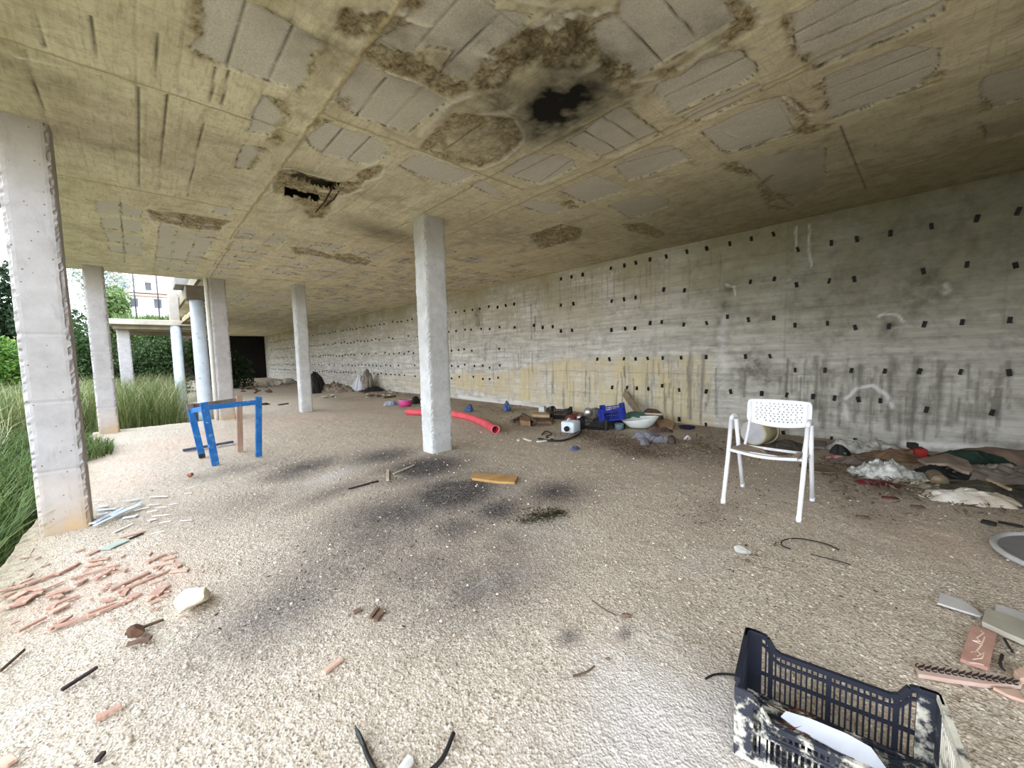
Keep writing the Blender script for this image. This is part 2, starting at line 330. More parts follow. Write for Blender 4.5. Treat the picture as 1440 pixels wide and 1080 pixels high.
WHT = [
 (a4, .012, [(480,960),(620,1000),(700,1050),(780,1065),(900,1072),(1040,1010),(1160,900),(1150,830),(1110,770)]), (a4, .007, [(100,395),(160,400),(240,440),(420,510),(600,590),(700,640)]),
 (a4, .03, [(500,860),(580,770),(700,650),(820,600)]), (a4, .02, [(900,720),(1060,720),(1110,680)]), (a4, .04, [(1250,160),(1330,110),(1430,70)]), (a4, .02, [(1130,0),(1250,30),(1350,50)]), (a4, .018, [(120,90),(240,60),(300,80),(400,90)]), (a4, .012, [(420,130),(520,180),(580,190)]),
 (a4, .02, [(860,360),(960,380),(940,400)]), (a5, .02, [(600,520),(720,500)]), (a5, .02, [(890,430),(1000,360),(1150,270)]), (a5, .025, [(1310,0),(1370,60),(1410,140)]), (a5, .02, [(100,460),(250,480),(370,420)]), (a5, .03, [(0,130),(90,180),(200,90),(330,110),(430,60)]),
 (a2, .012, [(270,490),(320,450),(320,390),(350,330),(400,290),(480,300),(570,330),(700,360),(800,390)]), (a2, .012, [(1140,300),(1110,360),(1000,390),(980,440),(870,490),(790,510),(800,590),(720,640),(720,660),(620,670)]), (a2, .008, [(700,260),(850,280),(890,290)]), (a2, .008, [(380,590),(480,620),(560,640)]), (a2, .006, [(640,310),(660,280),(700,265)]),
 (a2, .015, [(480,920),(350,890),(400,840),(560,850),(620,870)]), (a2, .012, [(790,910),(860,905),(1000,940),(1060,965),(1020,990)]),
 (a1, .014, [(620,520),(580,470),(560,420),(590,405),(700,415)]), (a1, .009, [(700,415),(900,450),(1110,500)]), (a1, .012, [(1115,505),(1060,540),(1030,570),(900,560),(700,530),(620,515)]), (a1, .01, [(1110,205),(1200,230),(1240,250)]),
 (a7, .012, [(60,340),(110,380),(180,420),(300,450),(390,465)]), (a7, .01, [(110,350),(190,330),(300,315)]), (a7, .008, [(830,480),(890,500),(870,520)]), (a7, .008, [(1010,580),(1090,590),(1040,570)]), (a6, .012, [(225,495),(300,570),(370,590)]), (a8, .007, [(820,310),(900,345)]), (a3, .006, [(0,575),(340,700),(640,800)]), (a0, .008, [(80,246),(300,287)]),
]
for o, w, P in WHT: S.line('wht', CP(o, P), *((w*.85, .01) if w < .018 else (w*.6, .03)))
S.ch['falloff'] = np.clip(sstep(2.6, 6.0, S.X+1.2*(fbm(S.X, S.Y, .9, 4, 97)-.5))*(1-sstep(1.2, 6, S.Y)), 0, 1)  # light falloff towards the right wall, painted into the ceiling colour
S.poly('hole', CP(a2, [(470,345),(540,340),(640,375),(810,410),(770,450),(690,440),(600,425),(560,400),(460,370)]), .01)
S.ch['falloff'] = np.clip(sstep(2.6, 6.0, S.X+1.2*(fbm(S.X, S.Y, .9, 4, 97)-.5))*(1-sstep(1.2, 6, S.Y)), 0, 1)
S.poly('hole', CP(a2, [(420,430),(520,470),(680,490),(650,545),(560,525),(410,490)]), .01)
x, y = fl(787, 152, HC); S.blob('soot', x, y, .34, .5, -.5, 1.1, 1.1); S.blob('soot', x-.03, y+.05, .55, .7, -.5, .5, 1.0)
S.ch['soot'] = S.c('soot')*(.45+1.15*fbm(S.WX, S.WY, 7, 4, 85, .6))
for k in range(9): S.blob('soot', x+RNG.uniform(-.3, .35), y+RNG.uniform(-.45, .4), RNG.uniform(.05, .14), RNG.uniform(.1, .25), -.5, RNG.uniform(.4, .8))
x, y = fl(535, 325, HC); S.blob('soot', x, y, .55, .3, .3, .55)
for px, py, r, v in ((470, 60, .35, .55), (560, 30, .3, .5), (600, 90, .35, .55), (700, 140, .3, .7), (800, 40, .3, .7), (880, 130, .25, .6), (1000, 60, .3, .5), (1160, 210, .3, .4), (1200, 40, .6, .25), (720, 330, .6, .4), (860, 370, .6, .5), (960, 330, .5, .4), (150, 200, .6, .3), (60, 120, .5, .35), (430, 250, .3, .5), (700, 60, .3, .5), (640, 110, .3, .45), (745, 75, .25, .7), (690, 200, .3, .4), (850, 90, .3, .5), (660, 340, .4, .3), (760, 390, .5, .35), (830, 330, .4, .3), (900, 350, .4, .3), (590, 345, .4, .3)):
    x, y = fl(px, py, HC); S.blob('dirt', x, y, r, r*.8, .3, v)
# ridges left by the formwork
RID = [[(1.06, -.5), (1.06, 7)], [(1.12, 7), (1.2, CY)], [(-.95, 3.47), (1.02, 3.47)], [(-.95, 5.58), (1.06, 5.58)], [(3.14, -.5), (3.16, 2.2)], [(3.2, .6), (3.3, 2.2), (3.4, 5.2)], [(1.06, 3.05), (3.1, 3.05)], [(2.62, 1.5), (2.64, 4.3)], [(3.0, 4.6), (3.02, 10)], [(.9, 7.9), (6.7, 7.95)], [(5.6, -.5), (5.6, 9)], [(-.95, 9.9), (6.7, 9.95)], [(CX, 11.9), (6.7, 12.0)]]
for P in RID: S.line('rid', P, .009, .006)
SPN = S.c('spl')*sstep(.25, .6, fbm(S.X, S.Y, 9, 4, 70, .65)+.12)
S.ch['spl'] = np.clip(SPN*1.25, 0, 1)*(1-.65*np.exp(-(((S.X-2.17)/.3)**2+((S.Y-2.65)/.28)**2)**2))
rough = fbm(S.X, S.Y, 28, 4, 61, .65)-.5
S.ch['edg'] = np.clip(4*S.c('blk')*(1-S.c('blk')), 0, 1)*sstep(.35, .6, fbm(S.X, S.Y, 7, 4, 66, .6))
WH = S.c('wht')*sstep(.3, .5, fbm(S.X, S.Y, 18, 4, 83, .7)+.13); S.ch['wht'] = np.clip(WH, 0, 1)
S.c('blk')[:] = S.c('blk')*(1-.0*S.X)
S.Z = S.c('blk')*.016*(1-S.c('spl')*.8)+S.c('spl')*(.012+rough*.05)+S.c('jnt')*.014-S.c('rid')*.007-S.c('wht')*.006*(1+rough)+S.c('hole')*.07+(fbm(S.X, S.Y, 5, 4, 90)-.5)*.006+rough*.003

HOLE = S.c('hole')
t = NT('ceiling_concrete'); B, SP, W, J = t.attr('ma'); H, SO, D, R = t.attr('mb')
v = t.coord()
board = t.noise(3.2, t.coord((2.2, .35, 1)), 5, .6); fine = t.noise(90, v, 4, .7); med = t.noise(7, v, 6, .65); big = t.noise(1.1, v, 4)
pl = t.mix(t.ramp(board, .3, .7), lin((244, 236, 208)), lin((218, 209, 178)))
pl = t.mix(t.math('MULTIPLY', t.ramp(big, .4, .7), .6), pl, lin((212, 200, 174)))
pl = t.mix(t.math('MULTIPLY', t.ramp(med, .5, .75), .4), pl, lin((156, 140, 106)))
pl = t.mix(t.math('MULTIPLY', t.ramp(t.noise(2.2, t.coord((1, .5, 1)), 5, .7), .55, .75), .35), pl, lin((172, 150, 114)))
pl = t.mix(t.math('MULTIPLY', t.ramp(t.noise(9, t.coord((5, .6, 1)), 6, .7), .5, .68), .38), pl, lin((142, 130, 98)))
pl = t.mix(t.math('MULTIPLY', t.ramp(t.noise(7, t.coord((.7, 6, 1)), 6, .7), .56, .7), .4), pl, lin((128, 114, 84)))
pl = t.mix(t.math('MULTIPLY', t.ramp(t.noise(34, v, 5, .75), .5, .7), .3), pl, lin((150, 138, 108)))
pl = t.mix(t.math('MULTIPLY', t.ramp(t.noise(1.7, v, 5, .65, 1.2), .52, .72), .55), pl, lin((152, 136, 108)))
bk = t.mix(t.ramp(fine, .35, .65), lin((228, 222, 210)), lin((198, 192, 180)))
bk = t.mix(t.math('MULTIPLY', t.ramp(big, .45, .75), .5), bk, lin((184, 174, 156)))
col = t.mix(B, pl, bk)
sp = t.mix(t.ramp(t.noise(40, v, 5, .7), .35, .65), lin((96, 80, 54)), lin((186, 170, 134)))
col = t.mix(t.math('MULTIPLY', SP, t.ramp(t.noise(11, v, 5, .65), .28, .55), True), col, sp)
col = t.mix(t.math('MULTIPLY', D, t.ramp(t.noise(6, v, 5, .6), .3, .6)), col, lin((70, 58, 42)))
col = t.mix(t.math('MULTIPLY', W, t.ramp(t.noise(30, v, 4, .7), .22, .5), True), col, lin((228, 222, 206)))
col = t.mix(t.math('MULTIPLY', J, .95), col, lin((48, 40, 28)))
col = t.mix(R, col, lin((176, 160, 122)))
col = t.mix(t.math('MULTIPLY', SO, t.ramp(t.noise(14, v, 5, .6), .0, .3), True), col, lin((22, 19, 16)))
col = t.mix(t.math('MULTIPLY', H, .9), col, lin((66, 54, 34)))
SHADE, _a, _b, _c = t.attr('mc')
col = t.mix(t.math('MULTIPLY', SHADE, .75), col, t.mix(t.ramp(med, .35, .65), lin((132, 126, 100)), lin((104, 98, 74))))
ceil_m = t.out(col, t.bump(med, .35, .012, t.bump(fine, .35, .004)), .95)
o = S.mesh('ceiling', ceil_m, lambda X, Y, Z: np.stack([X, Y, HC+Z], -1), lambda X, Y: ((Y < CY+.05) | (X > CX-.05)) & (HOLE < .5), True, (('ma', ('blk', 'spl', 'wht', 'jnt')), ('mb', ('edg', 'soot', 'dirt', 'rid')), ('mc', ('falloff', 'hole', 'hole', 'hole'))))
del S
conc = mat('slab_concrete', (150, 142, 122), (120, 112, 94), 3, .95, .5, 30)
m = MB(); m.box(((-.96+WX+.3)/2, (CY-3)/2, HC+.41), (WX+1.26, CY+3, .3)); m.box(((CX+WX+.3)/2, (CY+33.5)/2, HC+.41), (WX+.3-CX, 33.5-CY, .3))
m.box((-.985, (CY-3)/2, HC+.13), (.05, CY+3, .26)); m.box(((CX-.96)/2, CY+.065, HC+.13), (CX+.96, .05, .26)); m.box((CX-.08, (CY+33.5)/2, HC+.13), (.05, 33.5-CY, .26))
tag(m.build('ceiling_slab', conc), kind='structure')
# bent bars and the broken web that hang in the hole
rust = mat('rusty_steel', (70, 44, 30), (40, 30, 26), 20, .8, .4, 90)
(hx, hy) = fl(450, 278, HC)
m = MB()
for p, q in (((475, 255), (442, 303)), ((484, 262), (456, 293))):
    a, b = fl(*p, HC), fl(*q, HC); m.tube([(a[0], a[1], HC+.03), ((a[0]+b[0])/2, (a[1]+b[1])/2, HC-.015), (b[0], b[1], HC+.02)], .007, 6)
tag(m.build('reinforcing_bars', rust), 'two rusty reinforcing bars crossing the dark hole in the ceiling', 'rebar')

# ================================================================== floor
fx = np.concatenate([np.arange(EX-.02, 3.2, .0072), np.arange(3.2, WX+.02, .02)])
fy = np.concatenate([np.arange(-4, -.5, .1), np.arange(-.5, 4.4, .0075), np.arange(4.4, 8, .022), np.arange(8, 34.5, .08)])
F = Sheet(fx, fy, .02, 8, 5)
def FB(k, px, py, rx, ry, rot=0, v=1., p=1.): F.blob(k, *fl(px, py), rx, ry, rot, v, p)
for a in ((640, 690, .6, .45, .3, 1.), (600, 655, .6, .5, .3, .95), (540, 640, .5, .45, 0, .75), (700, 715, .32, .22, .3, .8), (520, 760, .6, .5, .6, .6), (470, 800, .5, .4, .6, .5), (600, 800, .5, .42, 0, .5), (780, 690, .35, .3, 0, .8), (560, 720, .6, .5, 0, .75),
          (430, 655, .55, .3, .5, .75), (400, 668, .3, .3, 0, .6), (470, 690, .5, .2, .3, .55), (640, 740, .35, .3, 0, .65), (720, 760, .3, .25, 0, .55), (400, 850, .45, .32, .4, .6), (330, 660, .5, .3, 0, .45), (360, 700, .5, .4, 0, .3), (880, 890, .05, .03, 0, .6), (800, 895, .06, .05, 0, .6), (680, 820, .45, .3, 0, .6)): FB('burn', *a)
for a in ((470, 667, .42, .16, .4, .9), (690, 712, .13, .12, 0, .6), (585, 715, .12, .06, .3, .6), (705, 690, .2, .1, 0, .5), (910, 1010, .42, .24, .2, .95), (1010, 1000, .2, .2, 0, .9), (870, 950, .2, .16, 0, .7), (960, 1060, .35, .2, 0, .9), (780, 1050, .15, .15, 0, .35), (685, 818, .1, .06, 0, .6), (740, 800, .15, .1, 0, .35), (980, 790, .2, .1, 0, .3), (250, 640, .1, .1, 0, .3), (40, 990, .06, .03, 0, .5), (760, 745, .3, .2, 0, .3)): FB('ash', *a)  # ash by the burn, plus whiter gravel patches elsewhere
for a in ((185, 645, .5, .6, 0, .8), (260, 620, .7, .7, 0, .55), (160, 680, .4, .4, 0, .8), (120, 820, .4, .35, 0, .6), (60, 850, .3, .3, 0, .6), (230, 820, .25, .2, 0, .5), (430, 590, 1., .9, 0, .45), (1330, 760, .3, .3, 0, .3)): FB('pink', *a)
for px, py, r in ((765, 725, .07), (745, 730, .06), (785, 720, .05)): FB('moss', px, py, r*1.6, r, -.5, 1.)
for y in np.arange(-1, 30, .5):
    F.blob('soil', WX-.35+RNG.uniform(-.2, .2), y, RNG.uniform(.5, .9), RNG.uniform(.4, .8), 0, RNG.uniform(.6, .95))
for a in ((870, 620, .5, .5, 0, .95), (830, 612, .4, .5, 0, .9), (900, 635, .35, .4, 0, .8), (960, 625, .6, .5, 0, .6), (1010, 640, .5, .3, 0, .5), (1010, 715, .3, .2, 0, .35), (1250, 690, .6, .3, 0, .7), (1340, 690, .5, .4, 0, .8), (1180, 650, .6, .3, 0, .7), (740, 600, .5, .6, 0, .6), (380, 540, 2, 3, 0, .7), (500, 560, .8, 1, 0, .6), (340, 545, 1.5, 2, 0, .6), (1230, 720, .3, .15, 0, .4)): FB('soil', *a)
for k, sc in (('burn', 2.6), ('soil', 3.2), ('ash', 4), ('pink', 2.5)):
    F.ch[k] = np.clip(F.c(k)*sstep(*((.05, .5) if k == 'burn' else (.2, .62)), fbm(F.X, F.Y, sc, 5, hash(k) % 97 if 0 else len(k)*7+int(sc*10), .6)+.1), 0, 1)
F.ch['edge'] = 1-sstep(.0, .35, F.X-EX+.22*(fbm(F.X, F.Y, 3, 3, 15)-.5)); F.ch['edge'][(F.Y > CY-.3)] = 0
# loose gravel: stones of two sizes as real relief
def stones(X, Y, cell, rmin, rmax, h, prob, seed):
    T = np.random.default_rng(seed).random((4, 256, 256)); gx = np.floor(X/cell).astype(int); gy = np.floor(Y/cell).astype(int); Z = np.zeros(X.shape)
    for i in (-1, 0, 1):
        for j in (-1, 0, 1):
            a = (gx+i) & 255; b = (gy+j) & 255; cx = (gx+i+T[0, a, b])*cell; cy = (gy+j+T[1, a, b])*cell; r = rmin+(rmax-rmin)*T[2, a, b]**2
            q = ((X-cx)**2+(Y-cy)**2)/r**2; Z = np.maximum(Z, np.where(T[3, a, b] < prob, np.sqrt(np.clip(1-q, 0, 1))*r*h, 0))
    return Z
near = (F.X < 3.4) & (F.Y < 4.6) & (F.Y > -.6)
gz = stones(F.X, F.Y, .0125, .0035, .008, .7, .85, 3)+stones(F.X, F.Y, .05, .005, .011, .6, .35, 4)
gz2 = stones(F.X, F.Y, .06, .012, .028, .6, .6, 8)
falloff = (1-.55*F.c('burn'))*(1-.6*F.c('ash'))*(1-.7*F.c('edge'))
F.Z = np.where(near, gz*falloff, gz2*.35)+(fbm(F.X, F.Y, 1.3, 4, 21)-.5)*.03+(fbm(F.X, F.Y, 9, 3, 22)-.5)*.008
F.Z = F.Z-.012; F.ch['zero'] = np.zeros(F.X.shape)
edge_x = EX+.05*(fbm(F.X*0+1, F.Y, 2.2, 4, 33)-.5)+.02*(fbm(F.X*0+1, F.Y, 11, 3, 34)-.5)
first = np.arange(F.X.shape[0])[:, None] == 0
F.Z[0, :] = -.45; F.X[0, :] = edge_x[0, :]-.012; F.X[1, :] = edge_x[0, :]
for i in range(2, 16): F.X[i, :] = np.maximum(F.X[i, :], edge_x[0, :]+.0072*(i-1))
t = NT('gravel_floor'); BU, AS, PK, SL = t.attr('ma'); MO, ED, _z, _w = t.attr('mb')
v = t.coord(); cells = t.voro(120, v, 'F1', 'Color'); sep = t.n('ShaderNodeSeparateColor'); t.l(cells, sep.inputs['Color'])
cells2 = t.voro(62, v, 'F1', 'Color'); sep2 = t.n('ShaderNodeSeparateColor'); t.l(cells2, sep2.inputs['Color'])
g = t.mix(t.ramp(sep.outputs[0], .2, .95), lin((182, 167, 148)), lin((218, 205, 187)))
g = t.mix(t.ramp(sep.outputs[1], .93, .95), g, lin((236, 228, 214)))
g = t.mix(t.ramp(sep.outputs[2], .9, .93), g, lin((142, 126, 108)))
g = t.mix(t.math('MULTIPLY', t.ramp(sep2.outputs[0], .6, .9), .35), g, lin((178, 160, 140)))
g = t.mix(t.math('MULTIPLY', t.ramp(t.noise(2.2, v, 5, .6), .42, .7), .4), g, lin((174, 160, 142)))
g = t.mix(t.math('MULTIPLY', PK, .75), g, t.mix(sep.outputs[0], lin((196, 160, 142)), lin((222, 194, 174))))
g = t.mix(t.math('MULTIPLY', ED, .8), g, t.mix(t.ramp(t.noise(22, v, 5, .65), .4, .65), lin((186, 172, 146)), lin((140, 122, 98))))
g = t.mix(t.math('MULTIPLY', SL, .85), g, t.mix(t.ramp(t.noise(30, v, 5, .7), .35, .65), lin((104, 88, 76)), lin((158, 140, 122))))
g = t.mix(t.math('MULTIPLY', AS, .8), g, t.mix(t.math('MULTIPLY', sep.outputs[1], .8), lin((222, 216, 212)), lin((176, 166, 160))))
bsp = t.mix(t.math('GREATER_THAN', sep.outputs[0], .72), lin((70, 65, 65)), lin((134, 124, 116)))
g = t.mix(t.math('MULTIPLY', t.math('MULTIPLY', BU, 1.25), t.ramp(t.noise(26, v, 4, .7), .08, .4), True), g, bsp)
g = t.mix(t.math('MULTIPLY', MO, t.ramp(t.noise(40, v, 4, .7), .42, .5), True), g, lin((52, 50, 30)))
floor_m = t.out(g, t.bump(t.voro(120, v, 'SMOOTH_F1'), .8, .007, t.bump(t.noise(170, v, 3, .7), .6, .005)), .95)
F.mesh('floor', floor_m, lambda X, Y, Z: np.stack([X, Y, Z], -1), lambda X, Y: (Y < CY-.02) | (X > CX-.12), False, (('ma', ('burn', 'ash', 'pink', 'soil')), ('mb', ('moss', 'edge', 'zero', 'zero'))))
del F

# ================================================================== retaining wall
wy = np.concatenate([np.arange(-4, 10, .02), np.arange(10, 33.5, .05)]); wz = np.arange(-.05, HC+.03, .02)
W = Sheet(wy, wz, .02, 6, 9)
def WP(pts): return [wl(px, py, WX) for px, py in pts]
W.poly('yel', WP([(790, 505), (1002, 500), (1004, 600), (960, 600), (800, 575), (640, 545), (640, 525), (700, 525)]), .06)
W.poly('yel', WP([(500, 530), (640, 528), (640, 555), (500, 538)]), .1, .6)
for px, py, r in ((1015, 480, .1), (1012, 455, .08), (1020, 430, .07), (1025, 405, .09), (670, 440, .12), (672, 455, .1), (682, 492, .06), (682, 505, .06), (1040, 530, .15), (1060, 515, .2), (1295, 405, .25), (1250, 462, .12), (1080, 530, .15)):
    W.blob('dark', *wl(px, py, WX), r, r*1.3, 0, .9)
for y in np.concatenate([RNG.uniform(-2, 12, 120), RNG.uniform(-.6, 1.6, 70), RNG.uniform(2.2, 4.2, 40)]):
    z1 = RNG.uniform(.45, 1.1) if y < 6 else RNG.uniform(.8, 2.8); L = RNG.uniform(.15, .8); w = RNG.uniform(.003, .02)
    W.line('drip', [(y, z1), (y+RNG.uniform(-.02, .02), max(z1-L, .02))], w, .01, RNG.uniform(.4, .95))
for y in RNG.uniform(2.2, 7, 60): W.line('drip', [(y, 2.82), (y, 2.82-RNG.uniform(.1, .8))], .006, .012, RNG.uniform(.3, .8))
for y, z, L in ((1.05, 1.1, .7), (.95, 1.05, .9), (.3, 1.1, .9), (.1, 1.1, .8), (-.1, 1.05, .7), (.6, 1.0, .6), (2.75, 1.2, 1.1), (2.55, 1.15, .6)): W.line('drip', [(y, z), (y, z-L)], .03, .03, .9)
W.line('salt', WP([(1190, 560), (1205, 546), (1228, 543), (1248, 556), (1254, 572)]), .018, .02, .8); W.line('salt', WP([(1188, 570), (1192, 590)]), .02, .02, .5)
W.line('salt', WP([(1275, 626), (1320, 628), (1380, 634), (1440, 645)]), .05, .04, 1.); W.line('salt', WP([(645, 557), (700, 567), (760, 574)]), .05, .04, .9)
W.line('salt', WP([(1235, 445), (1243, 441), (1262, 442), (1270, 452)]), .01, .01, .7); W.line('salt', WP([(1330, 400), (1335, 408), (1330, 412)]), .02, .02, .4); W.line('salt', WP([(1120, 318), (1120, 350)]), .01, .01, .5); W.line('salt', WP([(1138, 315), (1140, 375)]), .01, .01, .5)
W.line('salt', WP([(1018, 450), (1014, 495), (1020, 520)]), .05, .06, .4); W.line('salt', WP([(1022, 400), (1033, 403), (1034, 415)]), .012, .01, .6)
for z in (.42, .86, 1.32, 1.78, 2.24, 2.62): W.line('seam', [(-4, z), (33, z)], .006, .008, .8)
for y in np.arange(-3, 33, 1.95): W.line('seam', [(y+.52, 0), (y+.52, 3)], .005, .008, .7)
for z in np.arange(.1, 3, .1): W.line('brd', [(-4, z), (33, z)], .003, .012, .45)
W.ch['z'] = np.zeros(W.X.shape)
W.ch['falloff'] = np.clip((1-sstep(.2, 4.2, W.X+.9*(fbm(W.X, W.Y, .8, 4, 57)-.5)))*(.45+.55*sstep(.9, 2.4, W.Y+.8*(fbm(W.X, W.Y, 1.3, 4, 58)-.5))), 0, 1)  # dimming towards the near upper corner, shade painted into the wall colour
W.Z = (fbm(W.X*.4, W.Y, 9, 4, 51)-.5)*.012-W.c('seam')*.006+W.c('brd')*.003+(fbm(W.X, W.Y, 30, 3, 52)-.5)*.004
t = NT('wall_concrete'); Y_, D_, DR, SA = t.attr('ma'); SE, BR, SHADE_W, _w = t.attr('mb'); v = t.coord()
hs = t.noise(5, t.coord((1, .25, 3.2)), 6, .65); vs = t.noise(5, t.coord((1, 4, .35)), 5, .65); med = t.noise(6, v, 6, .65); fine = t.noise(60, v, 4, .7)
c = t.mix(t.ramp(hs, .35, .66), lin((226, 222, 213)), lin((178, 174, 165)))
c = t.mix(t.math('MULTIPLY', t.ramp(med, .46, .68), .6), c, lin((140, 136, 126)))
hz = t.n('ShaderNodeSeparateXYZ'); t.l(v, hz.inputs[0])
c = t.mix(t.math('MULTIPLY', t.math('MULTIPLY', t.math('SUBTRACT', hz.outputs[2], 1.1), .55, True), t.ramp(t.noise(1.3, v, 4), .2, .6)), c, lin((168, 158, 128)))
c = t.mix(t.math('MULTIPLY', Y_, t.ramp(t.noise(2.6, t.coord((1, 1.6, .6)), 5, .6), .3, .6), True), c, t.mix(t.ramp(vs, .4, .6), lin((214, 196, 150)), lin((194, 184, 154))))
c = t.mix(t.math('MULTIPLY', D_, t.ramp(t.noise(9, v, 5, .6), .3, .6)), c, lin((92, 88, 80)))
c = t.mix(t.math('MULTIPLY', DR, t.math('MULTIPLY', t.ramp(vs, .2, .55), .85)), c, lin((92, 89, 84)))
c = t.mix(t.math('MULTIPLY', SE, .55), c, lin((116, 110, 98))); c = t.mix(t.math('MULTIPLY', BR, .25), c, lin((130, 124, 112)))
c = t.mix(t.math('MULTIPLY', SHADE_W, .8), c, t.mix(t.ramp(med, .35, .65), lin((112, 110, 90)), lin((84, 82, 66))))
c = t.mix(t.math('MULTIPLY', SA, t.ramp(t.noise(12, v, 5, .6), .22, .5)), c, lin((226, 224, 220)))
wall_m = t.out(c, t.bump(hs, .4, .015, t.bump(fine, .4, .004)), .95)
wall = W.mesh('wall_right', wall_m, lambda X, Y, Z: np.stack([WX+Z, X, Y], -1), None, True, (('ma', ('yel', 'dark', 'drip', 'salt')), ('mb', ('seam', 'brd', 'falloff', 'z'))))
del W
m = MB(); m.box((WX+.2, 16.2, 1.6), (.3, 40.5, 3.3)); tag(m.build('wall_right_core', conc), kind='structure')

# form ties: stub plates still standing out of the wall, each a part of it
tie_m = mat('black_tie', (20, 18, 16), (34, 30, 26), 40, .6, .3, 90)
TIES = [((840, 300, 6), [(113,463),(228,440),(325,417),(443,390),(581,364),(755,325),(923,297),(1117,256),(1300,215),(121,740),(225,725),(322,710),(560,643),(735,650),(1290,578),(119,985),(235,973),(317,970),(446,925),(543,917),(729,938),(922,925),(1098,873),(1274,897)]),
 ((1080, 240, 6), [(46,535),(250,665),(533,610),(748,577),(1033,528),(1380,468),(54,913),(241,963),(515,930),(728,915),(1310,848)]), ((0, 0, 1), [(1374,307),(1432,297),(1360,372),(1428,373),(1300,456),(1353,453),(1420,450),(1293,522),(1351,523),(1419,524),(1303,576),(1395,580)]),
 ((1040, 420, 6), [(288,162),(468,224),(740,208),(974,243),(1260,232),(50,488),(256,485),(468,602),(720,603),(944,606),(1223,610),(187,800),(397,812),(618,826),(800,838),(1003,850),(1185,860)]),
 ((960, 520, 4.5), [(147,348),(638,402),(940,437),(1090,448),(1262,475)]),
 ((840, 440, 6), [(0,390),(101,390),(225,387),(323,388),(424,385),(551,380),(707,378),(918,373),(125,628),(251,630),(333,636),(430,640),(547,615),(690,650),(919,662),(1124,664),(690,897)]),
 ((600, 360, 6), [(1134,193),(1222,176),(1316,157),(598,432),(667,418),(738,406),(1132,415),(1238,402),(742,602),(905,585),(979,603),(1063,597),(1132,633),(1227,627),(1315,647),(823,792),(924,813),(984,808),(1070,808),(763,1010),(825,1012),(923,1012),(1003,1015),(1135,873),(1235,875)])]
tm = MB(); tm.box((0, 0, 0), (.05, .05, .085)); tm.box((-.027, 0, .012), (.008, .032, .04)); tm.box((-.03, 0, -.026), (.01, .036, .018))
tm0 = tm.build('form_tie', tie_m, wall); ntie = 0
for (ox, oy, s), pts in TIES:
    for i, (px, py) in enumerate(pts):
        if ntie >= 100: break
        y, z = wl(ox+px/s, oy+py/s, WX-.015); o = tm0 if ntie == 0 else tm0.copy()
        if ntie: COL.objects.link(o); o.parent = wall
        o.location = (WX-.008, y, z); o.rotation_euler = (RNG.uniform(-.35, .25), 0, RNG.uniform(-.2, .2)); k = RNG.uniform(.72, .9); o.scale = (1, k*.78, k); ntie += 1
tm = MB()
for z in (.62, .95, 1.4, 1.95, 2.5):
    for y in np.arange(7.6, 32, .36):
        if RNG.random() < .2: continue
        tm.box((WX-.012, y+RNG.uniform(-.06, .06), z+RNG.uniform(-.04, .04)), (.04, .03, .055))
tag(tm.build('form_tie_rows', tie_m, wall), kind='stuff')
# ================================================================== concrete columns
def col_mat(name, a, b, foot=None):
    t = NT(name); v = t.coord(); med = t.noise(4, v, 6, .65); fine = t.noise(70, v, 4, .7)
    c = t.mix(t.ramp(med, .35, .68), lin(a), lin(b)); c = t.mix(t.ramp(t.noise(11, t.coord((1, 1, .3)), 5, .6), .6, .8), c, lin(tuple(x*.8 for x in a)))
    pit = t.voro(16, v, 'F1'); c = t.mix(t.math('LESS_THAN', pit, .085), c, lin((104, 98, 94)))
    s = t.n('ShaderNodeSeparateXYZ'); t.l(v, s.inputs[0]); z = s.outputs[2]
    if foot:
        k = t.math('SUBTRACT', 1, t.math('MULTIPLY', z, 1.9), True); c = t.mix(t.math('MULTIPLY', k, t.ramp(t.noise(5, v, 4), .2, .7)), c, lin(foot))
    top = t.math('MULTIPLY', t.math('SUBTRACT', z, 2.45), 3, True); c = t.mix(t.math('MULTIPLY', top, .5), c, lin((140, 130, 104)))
    return t.out(c, t.bump(fine, .35, .004, t.bump(med, .3, .01)), .92)
cm = col_mat('column_concrete', (184, 179, 178), (160, 156, 153), (196, 166, 126)); cm2 = col_mat('inner_column_concrete', (206, 206, 204), (178, 178, 176))
